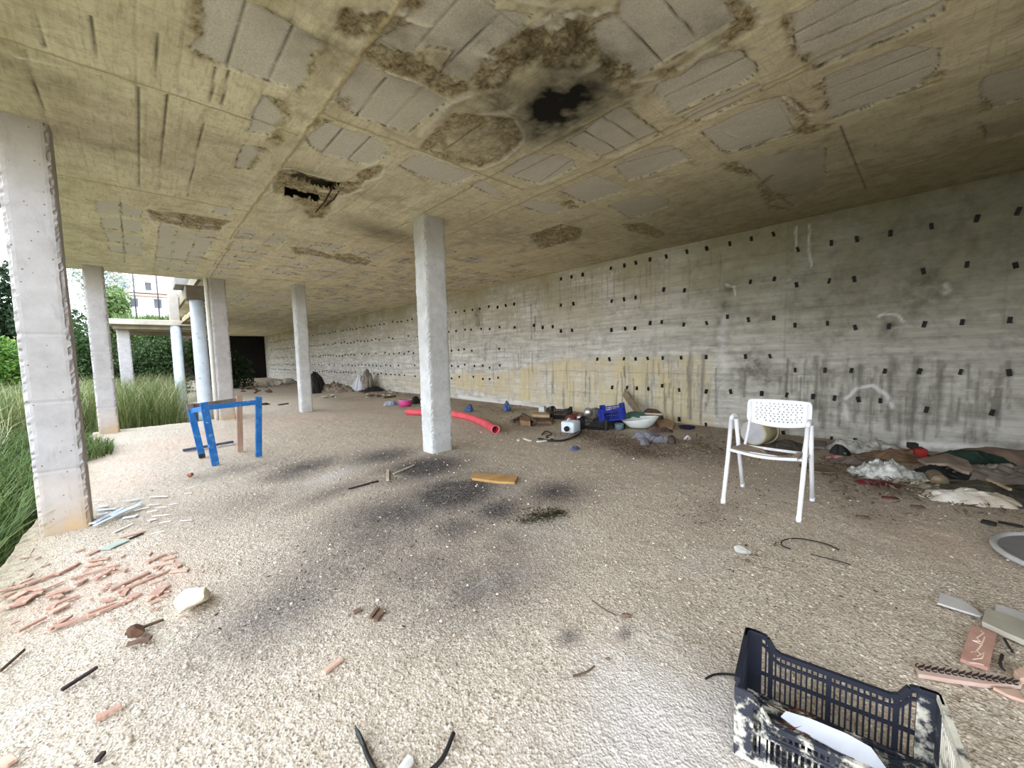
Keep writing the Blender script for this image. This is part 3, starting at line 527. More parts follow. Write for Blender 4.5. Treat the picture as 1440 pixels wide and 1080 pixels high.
def column(name, label, x0, x1, y0, y1, z0, z1, m, seed, chip=.012, joints=(.48, 1.0, 1.5, 2.05, 2.55)):
    n = 13; u = np.linspace(-1, 1, n); ring = [(a, -1) for a in u[:-1]]+[(1, a) for a in u[:-1]]+[(-a, 1) for a in u[:-1]]+[(-1, -a) for a in u[:-1]]
    ring = np.array(ring); zs = np.arange(z0, z1+.001, .02); zs[-1] = z1; N = len(ring); cx, cy, hx, hy = (x0+x1)/2, (y0+y1)/2, (x1-x0)/2, (y1-y0)/2
    A, Z = np.meshgrid(np.arange(N), zs, indexing='ij'); rx = ring[A, 0]; ry = ring[A, 1]
    cor = np.minimum(np.abs(rx), np.abs(ry))**8; nz = fbm(A*.9+seed*13, Z, 26 if False else 1, 1, seed); e = vnoise(rx*3+seed*7+ry*11, Z*60, seed); e2 = vnoise(rx*2+ry*5+seed, Z*9, seed+1)
    s = np.where(cor > .2, 1-cor*(.02+chip/hx*(e*1.5)), 1)
    g = np.zeros(Z.shape)
    for j in joints: g = np.maximum(g, np.exp(-((Z-z0-j)/.011)**2))
    off = (vnoise(rx*2+seed, Z*4+ry*2, seed+2)-.5)*.004-g*.004; X = cx+rx*(hx*s+off); Y = cy+ry*(hy*s+off)
    vs = np.stack([X-cx, Y-cy, Z-z0], -1).transpose(1, 0, 2).reshape(-1, 3); K = len(zs); m_ = MB(); m_.v = [tuple(p) for p in vs.tolist()]
    m_.f = [(i*N+k, i*N+(k+1) % N, (i+1)*N+(k+1) % N, (i+1)*N+k) for i in range(K-1) for k in range(N)]+[tuple(range(N-1, -1, -1)), tuple((K-1)*N+k for k in range(N))]
    o = m_.build(name, m, None, False, (cx, cy, z0)); return tag(o, label, 'column')
column('concrete_column', 'nearest grey concrete column at the grassy edge, ochre stain at its foot', -.631, -.366, 4.464, 4.70, -.02, HC+.02, cm, 1, .016)
column('concrete_column', 'second concrete column along the grassy edge, behind the nearest one', -.631, -.366, 10.254, 10.50, -.02, HC+.02, cm, 2)
column('concrete_column', 'concrete column beside the pale round post and white drain pipe', 1.16, 1.45, 10.42, 10.68, -.02, HC+.02, cm, 3)
column('concrete_column', 'large inner concrete column in mid hall, in front of the red pipe', 2.662, 2.985, 4.346, 4.612, -.02, HC+.02, cm2, 4)
column('concrete_column', 'farther inner concrete column, deeper in the hall beside a black bag', 2.725, 2.981, 10.219, 10.481, -.02, HC+.02, cm2, 5)
column('concrete_column', 'short square column under the weedy lower slab in the courtyard', -.45, -.16, 16.3, 16.6, -.5, 2.36, cm, 6)
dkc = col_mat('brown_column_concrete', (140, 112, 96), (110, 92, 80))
column('concrete_column', 'brownish column under the lower slab, right of the round courtyard pillar', 1.33, 1.58, 16.3, 16.55, -.5, 2.30, dkc, 7)
# ================================================================== courtyard
paint = mat('peeling_paint', (206, 214, 224), (188, 198, 210), 6, .6, .3, 40, (110, 116, 122), .34)
white_p = mat('white_plastic_pipe', (232, 230, 222), (216, 212, 200), 4, .4, .05)
t = thing('round_post', 'pale blue round post with peeling paint beside the corner column', 'post', (.98, 10.93, -.03))
m = MB(); m.lathe([(.001, 0), (.135, 0), (.13, .4), (.128, 1.5), (.125, 2.62), (.001, 2.62)], 24); m.build('shaft', paint, t, True)
m = MB(); m.box((.04, .02, 2.76), (.44, .34, .3)); bevel(m.build('capital', mat('dark_beam', (118, 106, 92), (92, 84, 74), 4, .9, .3), t), .02)
t = thing('drain_pipe', 'thin white drain pipe running down the corner column', 'pipe', (1.118, 10.5, -.02))
m = MB(); m.tube([(0, 0, 0), (0, 0, 1.5), (0, 0, 3.03)], .036, 12); m.build('pipe', white_p, t, True)
for z in (.75, 1.75, 2.7):
    m = MB(); m.tube([(0, 0, z-.012), (0, 0, z+.012)], .041, 12); m.box((.03, 0, z), (.06, .02, .02)); m.build('clamp', white_p, t)
pale = mat('pale_concrete', (196, 188, 170), (160, 152, 136), 3, .9, .4, 30)
t = thing('courtyard_slab', 'weedy lower concrete slab carried on columns across the courtyard', 'slab', (0, 0, 0))
m = MB(); m.box((.62, 17.9, 2.46), (2.4, 4., .16)); bevel(m.build('deck', pale, t), .02)
m = MB(); m.box((.65, 16.2, 2.33), (2.3, .26, .14)); m.box((.65, 19.5, 2.33), (2.3, .26, .14)); m.build('beam', mat('tan_beam', (150, 138, 118), (128, 116, 98), 3, .9, .3), t)  # beams in a browner, darker concrete than the deck
rod = mat('grey_steel', (80, 82, 84), (60, 62, 64), 8, .5, .1)
t = thing('round_pillar', 'round white courtyard pillar with a square column standing on top', 'pillar', (.87, 16.05, -.5))
m = MB(); m.lathe([(.001, 0), (.15, 0), (.135, .6), (.13, 2.9), (.001, 2.9)], 22); m.build('shaft', paint, t, True)
m = MB(); m.box((.0, .05, 3.75), (.24, .26, 1.75)); bevel(m.build('square_column', col_mat('post_concrete', (214, 206, 204), (190, 182, 180)), t), .012)
for i, (px, ya, yb) in enumerate(((193, 396, 455), (225, 392, 450))):
    (xa, za), (xb, zb) = [((CAM+ray(px, y)*(16.6/ray(px, y)[1]))[[0, 2]]) for y in (yb, ya)]
    m = MB(); m.tube([(0, 0, 0), (0, 0, zb-za+.4)], .018, 6); tag(m.build('steel_rod', rod, None, True, (xa, 16.6, 2.53)), ('thin upright steel rod at the left on the weedy slab', 'thin upright steel rod nearest the round pillar, on the slab')[i], 'rod')
# stair
cream = mat('cream_concrete', (226, 210, 172), (204, 188, 150), 4, .85, .2)
t = thing('concrete_stair', 'cream concrete stair climbing from the lower slab beside the round post', 'stair', (.95, 14.6, 2.38))
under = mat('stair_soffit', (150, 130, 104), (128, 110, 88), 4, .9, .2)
for i in range(4):
    x = .0+i*.13; z = i*.14; m = MB(); m.add([(x, -.5, z), (x+.15, -.5, z+.14), (x+.3, -.5, z+.14), (x+.3, -.5, z), (x, .7, z), (x+.15, .7, z+.14), (x+.3, .7, z+.14), (x+.3, .7, z)], [(0, 3, 2, 1), (4, 5, 6, 7), (0, 1, 5, 4), (1, 2, 6, 5), (2, 3, 7, 6), (3, 0, 4, 7)])
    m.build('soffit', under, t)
    m = MB(); m.box((x+.2, .1, z+.155), (.3, 1.24, .045)); m.bar((x-.02, -.52, z), (x+.14, -.52, z+.155), .045, .045); bevel(m.build('step', cream, t), .008)
t = thing('landing_slab', 'grey concrete landing of the upper stair just outside the hall', 'landing', (1.12, 14.2, 3.15))
m = MB(); m.box((0, 0, .25), (.62, 1.1, .2)); m.box((.16, 0, .08), (.28, 1.1, .22)); bevel(m.build('landing', mat('grey_landing', (150, 146, 140), (122, 118, 112), 4, .9, .3), t), .015)
# house far behind
stucco = mat('white_stucco', (232, 232, 236), (216, 216, 224), .4, .9, .1); terra = mat('roof_tile', (198, 156, 138), (176, 132, 116), 1.5, .9, .3, 8); dkw = mat('dark_window', (92, 96, 104), (70, 74, 82), 2, .3, .05)
t = thing('house', 'white house with terracotta eaves and dark windows beyond the trees', 'house', (1.5, 60, 0))
m = MB(); m.box((0, 4, 5.2), (5.6, 8, 10.4)); m.box((3.9, 5, 5), (2.4, 8, 9)); m.build('wall', stucco, t)
m = MB(); m.add([(-3.4, -.7, 10.3), (4, -.7, 10.3), (4, 4, 11.9), (-3.4, 4, 11.9), (-3.4, -.7, 10.55), (4, -.7, 10.55), (4, 4, 12.2), (-3.4, 4, 12.2)], [(3, 2, 1, 0), (4, 5, 6, 7), (0, 1, 5, 4), (1, 2, 6, 5), (2, 3, 7, 6), (3, 0, 4, 7)]); m.build('roof', terra, t)
m = MB(); m.box((0, -.5, 8.75), (5.8, 1.1, .3)); m.box((0, -1, 8.95), (5.8, .1, .3)); m.build('balcony', mat('balcony_band', (196, 170, 156), (170, 146, 132), 2, .9, .2), t)
for x, z, w, h in ((-.26, 9.75, .5, .85), (.42, 7.9, .62, 1.0), (-2.1, 9.7, .5, .7), (-1.5, 7.9, .6, .9), (2.2, 7.9, .6, 1.)):
    m = MB(); m.box((x, .0, z), (w+.14, .12, h+.14)); f_ = m.build('window', stucco, t); m = MB(); m.box((x, -.06, z), (w, .04, h)); m.build('pane', dkw, f_)
# ================================================================== ground, grass and trees
soil = mat('meadow_soil', (120, 112, 72), (92, 92, 54), 2, .95, .6, 20)
gx = np.arange(-60, 8, .5); gy = np.arange(-30, 90, .5); G = Sheet(gx, gy)
G.Z = -.3+(fbm(G.X, G.Y, .5, 4, 41)-.5)*.25+sstep(34, 70, G.Y)*5
G.Z = np.where((G.X > EX-.3) & (G.Y < CY+.2), -.7, G.Z); G.Z = np.where((G.X > CX-.3) & (G.Y < 33.5), -.7, G.Z)
G.mesh('ground_meadow', soil, lambda X, Y, Z: np.stack([X, Y, Z], -1))
def leaf_mat(name, a, b, c):
    t = NT(name); i = t.n('ShaderNodeObjectInfo'); g = t.n('ShaderNodeNewGeometry'); col = t.mix(g.outputs['Random Per Island'], lin(a), lin(b)); col = t.mix(t.math('GREATER_THAN', g.outputs['Random Per Island'], .82), col, lin(c))
    t.b.inputs['Subsurface Weight'].default_value = 0; t.b.inputs['Roughness'].default_value = .6
    tr = t.n('ShaderNodeBsdfTranslucent'); t.l(col, tr.inputs['Color']); mx = t.n('ShaderNodeMixShader'); mx.inputs[0].default_value = .22
    t.l(col, t.b.inputs['Base Color']); t.l(t.b.outputs[0], mx.inputs[1]); t.l(tr.outputs[0], mx.inputs[2]); t.l(mx.outputs[0], t.t.nodes['Material Output'].inputs['Surface']); return t.m
def raw_mesh(name, co, q, m, parent=None):
    me = bpy.data.meshes.new(name); k = q.shape[1]; me.vertices.add(len(co)); me.vertices.foreach_set('co', co.astype(np.float32).ravel())
    me.loops.add(q.size); me.loops.foreach_set('vertex_index', q.astype(np.int32).ravel()); me.polygons.add(len(q)); me.polygons.foreach_set('loop_start', np.arange(0, q.size, k, dtype=np.int32)); me.update(calc_edges=True)
    me.materials.append(m); o = bpy.data.objects.new(name, me); COL.objects.link(o)
    if parent: o.parent = parent
    return o
def blades(name, pts, h, w, lean, m, seed, curl=.5):
    r = np.random.default_rng(seed); n = len(pts); az = r.uniform(0, 2*PI, n); H = h*r.uniform(.55, 1.15, n); d = np.stack([np.cos(az), np.sin(az)], -1); sd = np.stack([-np.sin(az), np.cos(az)], -1)
    ln = lean*r.uniform(.2, 1.3, n)*H; V = []
    for t_, ww in ((0, 1.), (.35, .9), (.7, .6), (1., .08)):
        c = pts.copy(); c[:, :2] += d*(ln*t_**2)[:, None]; c[:, 2] += H*(t_-curl*.35*t_**3)
        for s_ in (-1, 1): q = c.copy(); q[:, :2] += sd*(s_*w*ww/2); V.append(q)
    co = np.stack(V, 1).reshape(-1, 3); b = np.arange(n)[:, None]*8; q = np.concatenate([b+np.array([2*i, 2*i+1, 2*i+3, 2*i+2]) for i in range(3)], 0)
    return raw_mesh(name, co, q, m)
def gz(p): return -.3+(fbm(p[:, 0], p[:, 1], .5, 4, 41)-.5)*.25+sstep(34, 70, p[:, 1])*5-.02
def area(n, x0, x1, y0, y1, seed):
    r = np.random.default_rng(seed); p = np.stack([r.uniform(x0, x1, n), r.uniform(y0, y1, n), np.zeros(n)], -1); p[:, 2] = gz(p); return p
green = leaf_mat('green_grass', (104, 118, 62), (74, 92, 48), (140, 140, 88)); dry = leaf_mat('dry_grass', (176, 172, 128), (138, 140, 90), (206, 200, 170)); lush = leaf_mat('lush_grass', (88, 108, 50), (60, 82, 36), (120, 134, 76))
pts = area(26000, -5.5, EX-.12, 2.4, 10.6, 1); o = blades('grass', pts, .62, .012, .75, lush, 2); tag(o, 'dense green grass along the open edge of the hall', 'grass', kind='stuff')
pts = area(20000, -9, CX-.5, CY+.45, 17.5, 3); pts = pts[(pts[:, 0] < CX-.75) | (pts[:, 1] > 11.2)]; o = blades('tall_grass', pts, 1.35, .011, .55, green, 4); tag(o, 'tall green grass filling the courtyard behind the columns', 'grass', kind='stuff')
pts = area(9000, -9, CX-.35, CY+.9, 21, 5); o = blades('dry_grass', pts, 1.65, .008, .45, dry, 6, .9); tag(o, 'dry seed headed grass standing above the green courtyard grass', 'grass', kind='stuff')
pts = area(7000, -9, EX-.9, 4.5, 10.6, 7); o = blades('dry_meadow_grass', pts, 1.25, .008, .6, dry, 8, .9); tag(o, 'dry pale grass in the meadow left of the nearest column', 'grass', kind='stuff')
pts = np.concatenate([np.stack([RNG.uniform(EX-.1, EX+.35, 900), RNG.uniform(7.3, 9.2, 900), np.full(900, -.02)], -1)]); pts = pts[pts[:, 0] < EX+.42*np.exp(-((pts[:, 1]-8.2)/.65)**2)+.02]
o = blades('edge_grass', pts, .22, .012, .9, lush, 9); tag(o, 'low green tuft creeping over the floor edge between two columns', 'grass', kind='stuff')
def tree(name, label, cat, loc, r, h, n, m, seed, leaf=.14, trunk=True, lobes=9, group=None):
    g = np.random.default_rng(seed); t = thing(name, label, cat, loc, 0, group); z0 = h*.42 if trunk else r[2]*.75
    C = g.normal(0, .45, (lobes, 3)); C /= np.maximum(1, np.linalg.norm(C, axis=1))[:, None]; C = C*np.array(r)*.75; k = g.integers(0, lobes, n); d = g.normal(0, 1, (n, 3)); d /= np.linalg.norm(d, axis=1)[:, None]
    P = C[k]+d*(np.array(r)*.5)*(g.random(n)**.4)[:, None]; P[:, 2] += h-r[2]; P[:, 2] = np.maximum(P[:, 2], .05)
    a = g.normal(0, 1, (n, 3)); a /= np.linalg.norm(a, axis=1)[:, None]; b = np.cross(a, g.normal(0, 1, (n, 3))); b /= np.linalg.norm(b, axis=1)[:, None]; s = leaf*g.uniform(.6, 1.3, n)[:, None]
    co = np.stack([P-a*s, P+b*s*.45, P+a*s, P-b*s*.45], 1).reshape(-1, 3); raw_mesh('foliage', co, np.arange(4*n).reshape(-1, 4), m, t)
    bark = mat('bark', (96, 80, 62), (70, 58, 44), 8, .95, .6, 30); mb = MB(); hb = h-r[2]
    mb.tube([(0, 0, -.4), (.05, .03, hb*.5), (0, .08, hb+r[2]*.3)], [.05+h*.016, .04+h*.013, .03], 8)
    for q in C[:4]: mb.tube([(.03, .05, hb*.7), (q[0]*.5, q[1]*.5, hb+q[2]*.3), (q[0], q[1], hb+q[2])], [.03+h*.006, .025, .01], 6)
    mb.build('trunk', bark, t, True); return t
tg = leaf_mat('mid_leaves', (62, 84, 44), (40, 60, 30), (96, 114, 66)); td = leaf_mat('dark_leaves', (44, 62, 36), (28, 44, 24), (68, 86, 50)); tl = leaf_mat('light_leaves', (96, 118, 66), (70, 96, 46), (128, 142, 92)); tb = leaf_mat('bright_leaves', (84, 116, 40), (58, 90, 28), (116, 142, 64)); tv = leaf_mat('silver_leaves', (150, 160, 150), (112, 126, 104), (196, 206, 204))
tree('bushy_tree', 'bright green bushy tree low behind the nearest column', 'tree', (-3.1, 17, -.3), (1.1, 1.5, 1.2), 2.6, 9000, tb, 21, .07)
tree('tall_tree', 'tall dark tree at the left end behind the bright bush', 'tree', (-4.25, 25, -.3), (1.3, 1.5, 3.0), 6.0, 11000, td, 22, .12)
tree('leafy_tree', 'dark leafy tree seen between the two edge columns', 'tree', (-2.3, 23.5, -.2), (1.25, 1.4, 2.2), 4.3, 11000, td, 23, .08)
tree('leafy_tree', 'light green tree left of the white house, behind the second column', 'tree', (-.9, 29, .5), (1.1, 1.4, 1.7), 4.6, 9000, tl, 24, .09)
tree('leafy_tree', 'pale silvery tree crown against the sky beside the white house', 'tree', (-2.2, 42, 3.), (2.2, 1.8, 2.6), 7.0, 3600, tv, 25, .11)
tree('leafy_tree', 'yellow green tree right below the white house windows', 'tree', (.75, 36, .4), (1.3, 1.3, 1.3), 4.1, 8000, tl, 26, .09)
tree('tall_tree', 'broad dark tree far left in the meadow, beyond the column', 'tree', (-9, 27, -.3), (3, 2.6, 3.), 6.0, 8000, td, 28, .14)
for i, (x, y, r_, h) in enumerate(((-1.6, 21.5, 1.7, 3.0), (.8, 21.8, 1.6, 2.9), (2.6, 22.5, 1.6, 2.9))):
    tree('shrub', ('dark green shrub under the weedy slab, left of the round pillar', 'green shrub under the slab right behind the round courtyard pillar', 'dark shrub under the stair beyond the brownish column')[i], 'shrub', (x, y, -.3), (r_, 1.2, h*.55), h, 11000, (tg, tg, td)[i], 30+i, .06, False)
pts = area(900, -.5, 1.0, 16.2, 18.5, 12); pts[:, 2] = 2.53; o = blades('slab_weeds', pts, .3, .02, .6, tl, 13); tag(o, 'bright weeds growing on top of the lower slab', 'weeds', kind='stuff')
# far end of the hall: earth bank and bushes in the dark
earth = mat('dark_earth', (66, 54, 44), (44, 36, 30), 1.5, .95, .8, 6)
ex, ez = np.meshgrid(np.linspace(-1.5, WX+.4, 60), np.linspace(0, 1, 30), indexing='ij'); zz = ez*3.6; yy = 34.6+ez*2.6+(fbm(ex, zz, 1.2, 4, 60)-.5)*1.2
co = np.stack([ex, yy, zz-.1], -1).reshape(-1, 3); i = np.arange(co.shape[0]).reshape(60, 30); q = np.stack([i[:-1, :-1], i[1:, :-1], i[1:, 1:], i[:-1, 1:]], -1).reshape(-1, 4)
tag(raw_mesh('wall_far_earth', co, q, earth), kind='structure')
m = MB(); m.box((5.4, 36, HC+.3), (3.2, 5.4, .4)); m.box((5.35, 33.62, 1.45), (2.75, .2, 3.2)); tag(m.build('far_dark_filler', mat('painted_dark', (30, 28, 26), (20, 19, 18), 3, .95, .4), None), kind='structure')  # near-black wall: the darkness of an unlit opening put into the colour
tree('bush', 'green bush lit at the dark far end of the hall', 'bush', (2.9, 33.9, .9), (1.2, .45, .9), 1.9, 6000, tl, 41, .08, False)

m = MB(); m.box((3.75, -2.6, 1.5), (6.0, .2, 3.1)); tag(m.build('wall_back_added', mat('added_wall_concrete', (120, 114, 100), (96, 90, 78), 3, .95, .4), None), kind='structure')  # unseen wall added behind the camera to darken the right side
m = MB(); m.box((0, -9, -.06), (24, 12.2, .1)); tag(m.build('bounce_apron', mat('bounce_gravel', (214, 200, 178), (190, 176, 152), 6, .95, .4), None), kind='structure')  # bright unseen ground added to bounce light up onto the ceiling
# ================================================================== white chair
wm = mat('white_enamel', (238, 238, 240), (224, 224, 228), 5, .4, .05, 30, (196, 180, 150), .2)
wp = mat('white_plastic_back', (238, 242, 250), (228, 234, 246), 4, .45, .03)
t = thing('armchair', 'white metal armchair with perforated back and broken seat near the wall', 'chair', (3.65, .86, 0))
L = lambda x, y, z: (x-3.65, y-.86, z)
for (fy_, ry_, ty) in ((1.10, 1.117, 1.125), (.595, .605, .60)):
    side = thing('side_frame', None, None); side.parent = t
    top = [L(3.60, ty, .655), L(3.625, ty, .678), L(3.66, ty, .688), L(3.70, ty, .68), L(3.725, ty, .655)]
    m = MB(); m.tube([L(3.36, fy_, 0), L(3.50, (fy_+ty)/2, .36), top[0]], .0165, 10); m.build('front_leg', wm, side, True)
    m = MB(); m.tube([L(3.91, ry_, 0), L(3.80, (ry_+ty)/2, .36), top[-1]], .0165, 10); m.build('rear_leg', wm, side, True)
    m = MB(); m.tube(top, .0165, 10); m.build('armrest', wm, side, True)
    for x, z in ((3.365, .012), (3.905, .012)):
        m = MB(); m.tube([L(x, fy_ if x < 3.6 else ry_, -.002), L(x, fy_ if x < 3.6 else ry_, .035)], .0185, 10); m.build('foot_cap', wp, side, True)
bf = MB()
for y in (1.075, .655): bf.tube([L(3.80, y, .405), L(3.88, y, .52), L(3.93, y, .62), L(3.955, y, .78)], .012, 8)
bf.tube([L(3.80, 1.10, .402), L(3.80, .63, .402)], .012, 8); bf.tube([L(3.50, 1.10, .415), L(3.50, .63, .415)], .011, 8)
bf.tube([L(3.50, 1.10, .415), L(3.80, 1.10, .402)], .011, 8); bf.tube([L(3.50, .62, .415), L(3.80, .62, .402)], .011, 8)
bf.build('back_frame', wm, t, True)
# backrest: a curved sheet with rows of real holes
ny, nz = 45, 23; m = MB(); idx = {}
for i in range(ny):
    for j in range(nz):
        u = -1+2*i/(ny-1); w = j/(nz-1); lo = .585+.02*(u*u)-.018*(1-u*u); hi = .805-.006*u*u; z = lo+(hi-lo)*w
        yy = .865-u*.235; rr = .09
        if abs(u) > 1-rr and (w < .25 or w > .75):
            ww = (abs(w-.5)-.25)/.25; yy = .865-u*.235*(1-.07*ww**3)
        idx[i, j] = len(m.v); m.v.append(L(3.925+.03*(1-u*u)+(z-.6)*.12, yy, z))
for i in range(ny-1):
    for j in range(nz-1):
        if 6 <= i < ny-7 and 4 <= j < nz-4 and i % 3 == (0 if (j//2) % 2 else 1) and j % 2 == 0 and (i+j*3) % 11: continue
        m.f.append((idx[i, j], idx[i+1, j], idx[i+1, j+1], idx[i, j+1]))
o = m.build('backrest', wp, t, True); solid(o, .009)
seat_m = mat('weathered_seat', (176, 158, 142), (150, 132, 116), 9, .8, .3, 60, (220, 214, 206), .3)
m = MB(); nx_, ny_ = 14, 20; idx = {}
for i in range(nx_+1):
    for j in range(ny_+1):
        u = i/nx_; v = j/ny_; idx[i, j] = len(m.v); m.v.append(L(3.475+.33*u, 1.085-.45*v, .432-.02*u-.02*math.sin(PI*v)*(.6+.4*u)-(.012 if i == 0 else 0)))
for i in range(nx_):
    for j in range(ny_):
        u, v = (i+.5)/nx_, (j+.5)/ny_; edge = .30+.38*max(0, .75-u)+.05*math.sin(i*2.3)
        if u > .12+.03*math.sin(j*1.7) and edge < v < .93-.06*u: continue
        m.f.append((idx[i, j], idx[i+1, j], idx[i+1, j+1], idx[i, j+1]))
o = m.build('seat', seat_m, t, True); solid(o, .009)
m = MB(); m.tube([L(3.47, 1.085-.45*v, .424-.02*math.sin(PI*v)) for v in np.linspace(0, 1, 13)], .012, 8); m.build('seat_lip', wp, t, True)
# ================================================================== blue wooden frame
blue = mat('blue_paint', (36, 106, 170), (26, 84, 146), 11, .6, .3, 40, (104, 146, 182), .38); gwood = mat('grey_wood', (120, 112, 104), (92, 84, 76), 6, .9, .4, 40, stretch=(1, 1, .3)); rawwood = mat('raw_wood', (172, 142, 122), (138, 108, 92), 6, .85, .3, 40, stretch=(1, 1, .3)); charr = mat('charred_wood', (60, 50, 48), (38, 32, 30), 9, .9, .4)
t = thing('stool_frame', 'blue painted wooden stool frame without a seat on the gravel', 'stool', (.75, 6.2, 0))
L = lambda x, y, z: (x-.75, y-6.2, z)
def leg(p, q, m_, w=.06, nm='leg', lab=None):
    b = MB(); b.bar(L(*p), L(*q), w, w*.8, (0, 1, 0)); o = bevel(b.build(nm, m_, t), .005); tag(o, lab); return o
g1 = leg((.58, 5.9, 0), (.52, 5.95, .765), blue, .075); g2 = leg((.50, 6.48, .05), (.43, 6.46, .64), blue, .07); leg((.92, 6.49, 0), (.955, 6.46, .775), rawwood, .065, 'leg', 'bare wood leg'); leg((1.04, 5.96, 0), (1.085, 5.95, .78), blue, .07)
b = MB(); b.bar(L(.505, 6.48, 0), L(.499, 6.48, .07), .068, .056, (0, 1, 0)); bevel(b.build('foot', charr, g2), .005)
b = MB(); b.bar(L(.43, 6.46, .64), L(.424, 6.46, .72), .072, .06, (0, 1, 0)); bevel(b.build('leg_end', gwood, g2), .005)
def rail(p, q, m_, w, h, lab=None):
    b = MB(); b.bar(L(*p), L(*q), w, h); o = bevel(b.build('rail', m_, t), .004); tag(o, lab)
rail((.53, 5.93, .70), (1.08, 5.93, .715), blue, .03, .06); rail((.515, 5.93, .69), (.44, 6.46, .63), blue, .03, .06); rail((.45, 6.48, .68), (.95, 6.48, .715), gwood, .03, .065, 'grey weathered rail'); 
b = MB(); a1_, b1_ = fl(257, 633, .02), fl(328, 622, .02); b.bar((a1_[0], a1_[1], .016), (b1_[0], b1_[1], .03), .07, .028); o = bevel(b.build('loose_board', mat('blue_grey_paint', (66, 84, 120), (52, 60, 84), 9, .7, .3, 40, (92, 80, 70), .45)), .004); tag(o, 'loose blue-grey wooden board lying behind the blue stool frame', 'board')
# ================================================================== black crate in the foreground
bk = mat('black_plastic', (40, 42, 52), (30, 32, 40), 6, .45, .15, 50); bkd = mat('plastered_plastic', (52, 54, 62), (38, 40, 48), 11, .7, .4, 60, (206, 200, 184), .46); bkw = mat('plaster_coated_plastic', (214, 208, 190), (180, 174, 158), 8, .85, .5, 50, (70, 70, 72), .4)
def crate(name, label, loc, rz, W_, D_, H_, dip, ms, slats=(33, 17), group=None, tilt=None, posts=(.012, .05), low=0.):
    t = thing(name, label, 'crate', loc, rz, group)
    if tilt: t.rotation_euler = (tilt[0], tilt[1], rz)
    body, dirty, white = ms; r = .008; w2, d2 = W_/2, D_/2
    def prof(u, lo=0.): k = sstep(.62, .78, abs(u)); return H_-lo-dip+dip*float(k)
    def side(nm, p0, p1, n, m_, dipped=True, lo=0.):
        b = MB(); p0, p1 = Vector(p0), Vector(p1); e = lambda u, z: (p0*(1-(u+1)/2)+p1*((u+1)/2))+Vector((0, 0, z)); us = np.linspace(-1, 1, 25)
        top = (lambda u: prof(u, lo)) if dipped else (lambda u: H_-low*(u < -.5 or u > 2)*0)
        nrm = (p1-p0).cross(Vector((0, 0, 1))).normalized()
        for a, c in zip(us[:-1], us[1:]):
            for f_, th, dz in ((top, .014, .008), (lambda u: top(u)-.035, .006, .005), (lambda u: (H_-dip)*.52, .006, .006), (lambda u: .012, .008, .012)): b.bar(e(a, f_(a)-dz), e(c, f_(c)-dz), th, dz*2)
        for k in range(n+1):
            u = -1+2*k/n; wide = .014 if k % 11 == 5 else .005
            b.bar(e(u, 0), e(u, top(u)-.01), wide, .005, nrm)
        return b.build(nm, m_, t)
    side('long_side', (-w2, d2, 0), (w2, d2, 0), slats[0], body); side('long_side', (-w2, -d2, 0), (w2, -d2, 0), slats[0], dirty, True, low); side('short_side', (-w2, -d2, 0), (-w2, d2, 0), slats[1], body, False); side('short_side', (w2, -d2, 0), (w2, d2, 0), slats[1], white, False)
    for sx, sy in ((-1, -1), (-1, 1), (1, -1), (1, 1)):
        b = MB(); hh = H_-(low*.6 if sy < 0 else 0); b.box((sx*(w2-.02), sy*d2, hh/2), (posts[1], posts[0], hh)); b.box((sx*w2, sy*(d2-.02), hh/2), (posts[0], posts[1], hh)); bevel(b.build('corner_post', dirty if sy < 0 or sx > 0 else body, t), .003)
    b = MB()
    for k in range(12): b.box((0, -d2+D_*(k+.5)/12, .012), (W_, .006, .01))
    for k in range(20): b.box((-w2+W_*(k+.5)/20, 0, .012), (.005, D_, .008))
    for s_ in (-1, 1): b.bar((-w2, -d2*s_, .014), (w2, d2*s_, .014), .01, .01)
    b.build('bottom', dirty, t); return t
cr = crate('plastic_crate', 'black plastic crate with dried plaster in the foreground corner', (1.425, .152, .012), math.atan2(-.467, .08), .474, .262, .24, .05, (bk, bkd, bkw), tilt=(.0, .0), low=.05)
pw = mat('white_plastic_sheet', (226, 228, 236), (208, 210, 220), 5, .5, .1)
m = MB(); n = 20; ol = [(-.155, -.012), (-.14, .012), (-.06, .024), (.05, .03), (.12, .024), (.17, -.02), (.12, -.034), (0, -.03), (-.1, -.026)]; m.prism(ol, 0, .006, (.0, .55))
o = bevel(m.build('plastic_plate', pw, None, False, (1.462, .165, .05)), .002); o.scale = (.8, .68, 1); o.rotation_euler = (.22, .1, math.atan2(-.467, .08)+.05); tag(o, 'white plastic plate lying inside the black foreground crate', 'plate')
twm = mat('brown_twigs', (108, 66, 48), (76, 46, 34), 20, .9, .3); m = MB()
for k in range(16):
    x, y = RNG.uniform(-.06, .06), RNG.uniform(-.03, .03); a = RNG.uniform(0, PI); l = RNG.uniform(.03, .07); m.tube([(x-math.cos(a)*l, y-math.sin(a)*l, .004), (x, y, RNG.uniform(.008, .03)), (x+math.cos(a)*l, y+math.sin(a)*l, .006)], .0018, 5)
tag(m.build('twig_bundle', twm, None, False, (1.475, .24, .03)), 'small bunch of brown twigs inside the foreground crate', 'twigs')
m = MB(); m.lathe([(.001, 0), (.012, .002), (.013, .01), (.009, .018), (.001, .02)], 12); tag(m.build('plastic_stopper', pw, None, True, (1.47, .165, .03)), 'small white cap in the foreground crate beside the plate', 'cap')
